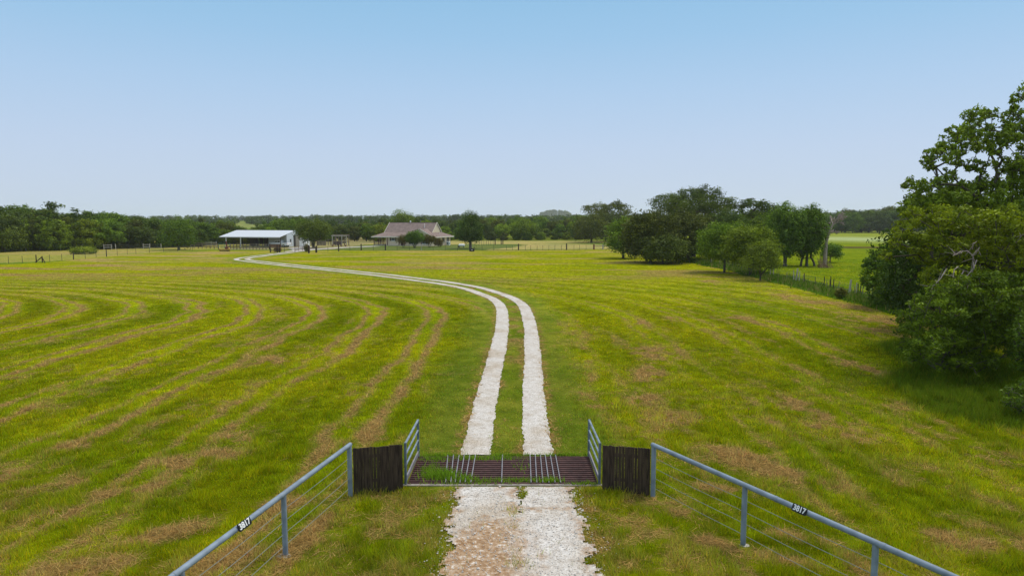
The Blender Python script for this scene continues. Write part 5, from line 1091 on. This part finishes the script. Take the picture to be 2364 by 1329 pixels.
dr_ = MB().box(-10.6,-9.7,-.05,-.003,.05,2.1).build('front_door', M_SHUT, root); MB().ball((-9.85,-.09,1.05),.04,8,5).build('handle', M_STEEL, dr_)
for x in (-14.6,-10.9,-9.2): MB().box(x-.09,x+.09,-.62,-.44,0,2.40).build('porch_post', M_REDW, root)
# left porch with railing
MB().box(-19.3,XL-.01,-.1,D1-.2,-.02,.18).build('porch_floor', M_CONC, root)
for x, y in ((-19.1,0),(-19.1,4),(-19.1,8),(-19.1,11.6),(-17.6,0),(-16.2,0)): MB().box(x-.08,x+.08,y-.08,y+.08,.18,2.40).build('porch_post', M_REDW, root)
ra = MB(); 
for z in (.35,1.05): ra.box(-19.02,-15.4,-.035,.035,z,z+.08)
for k in range(22): x = -18.95+3.5*k/21; ra.box(x-.03,x+.03,-.02,.02,.43,1.05)
ra.build('railing', mat('grey_pink_railing', (.25,.18,.16), .9), root)
MB().box(-16.5,XL-.02,6.5,6.6,.18,2.4).build('porch_back_wall', M_REDW, root)
MB().box(-15.2,-9.0,-1.3,-.62,-.02,.10).build('front_step', M_CONC, root)
# roof pipes
MB().tube((-10.4,6,6.4),(-10.4,6,6.72),.12,n=10).ball((-10.4,6,6.82),.22,12,8).build('roof_turbine', M_WHITE, roof, smooth=True)
MB().tube((-7.2,6.2,6.3),(-7.2,6.2,7.25),.09,n=8).build('vent_pipe', M_STEEL, roof, smooth=True)
MB().tube((-5.1,4.2,4.9),(-5.1,4.2,6.15),.07,n=8).tube((-5.1,4.2,6.15),(-5.1,4.2,6.25),.13,.05,8).build('vent_pipe', M_WHITE, roof, smooth=True)
MB().tube((-.8,5.0,3.1),(-.8,5.0,3.6),.06,n=8).build('vent_pipe', M_WHITE, roof, smooth=True)
c, s = math.cos(R(-17.4)), math.sin(R(-17.4))
def hloc(x, y): return (HX+c*x-s*y, HY+s*x+c*y)
root = empty('air_conditioner', (*hloc(.55, 8.2), 0), R(-17.4)); tag(root, 'white air conditioning unit against the right wall of the house', 'air conditioner')
MB().box(-.42,.42,-.5,.5,0,1.05).build('case', M_WHITE, root, bevel=.03); MB().tube((.425,0,.55),(.44,0,.55),.33,n=20).build('fan_grille', M_PIPE2, root); MB().tube((0,-.51,.55),(0,-.53,.55),.33,n=20).build('fan_grille', M_PIPE2, root)
X, Y = hloc(-.5,-2.6); root = empty('propane_tank', (*at(1066,571.5), 0)); tag(root, 'white rounded propane tank on dark legs behind the house fence', 'propane tank')
MB().tube((-.6,0,.62),(.6,0,.62),.36,n=16).ball((-.6,0,.62),.36,14,8,(.7,1,1)).ball((.6,0,.62),.36,14,8,(.7,1,1)).build('tank', M_WHITE, root, smooth=True); MB().box(-.95,-.55,-.3,.3,0,.55).build('leg', M_DARKW, root); MB().box(.35,.55,-.2,.2,0,.3).build('leg', M_DARKW, root); MB().tube((0,0,.95),(0,0,1.08),.12,n=10).build('valve_cap', M_WHITE, root)
X, Y = at(1083.5,580.5); root = empty('feed_trough', (X, Y, 0)); tag(root, 'black trough with upright posts standing in the fence line before the conical tree', 'feed trough'); W_ = at(1095,580.5)[0]-X
MB().box(0,W_,0,.6,.05,.65).build('trough', M_BLACK, root, bevel=.03); MB().box(.0,.16,.62,.8,0,1.75).build('post', M_DARKW, root); MB().box(W_*.45,W_*.45+.07,.62,.7,0,1.4).build('post', M_STEEL, root); MB().box(W_-.16,W_-.02,.62,.76,0,1.1).build('post', M_DARKW, root); MB().box(W_*.4,W_*.65,-.025,-.003,.28,.42).build('notice_tag', M_WHITE, root)
# ------------------------------------------------------------------ haze
hb = MB().box(-1900, 1900, -60, 3150, -2, 62)
m = bpy.data.materials.new('pale_haze'); m.use_nodes = True; t = m.node_tree; t.nodes.clear(); pv = nn(t, 'ShaderNodeVolumePrincipled'); pv.inputs['Color'].default_value = (.97,.985,1.0,1); pv.inputs['Density'].default_value = .00012; pv.inputs['Anisotropy'].default_value = .2
o_ = nn(t, 'ShaderNodeOutputMaterial'); t.links.new(pv.outputs[0], o_.inputs['Volume']); 
try: m.cycles.homogeneous_volume = True
except Exception: pass
tag(hb.build('haze', m), kind='stuff')
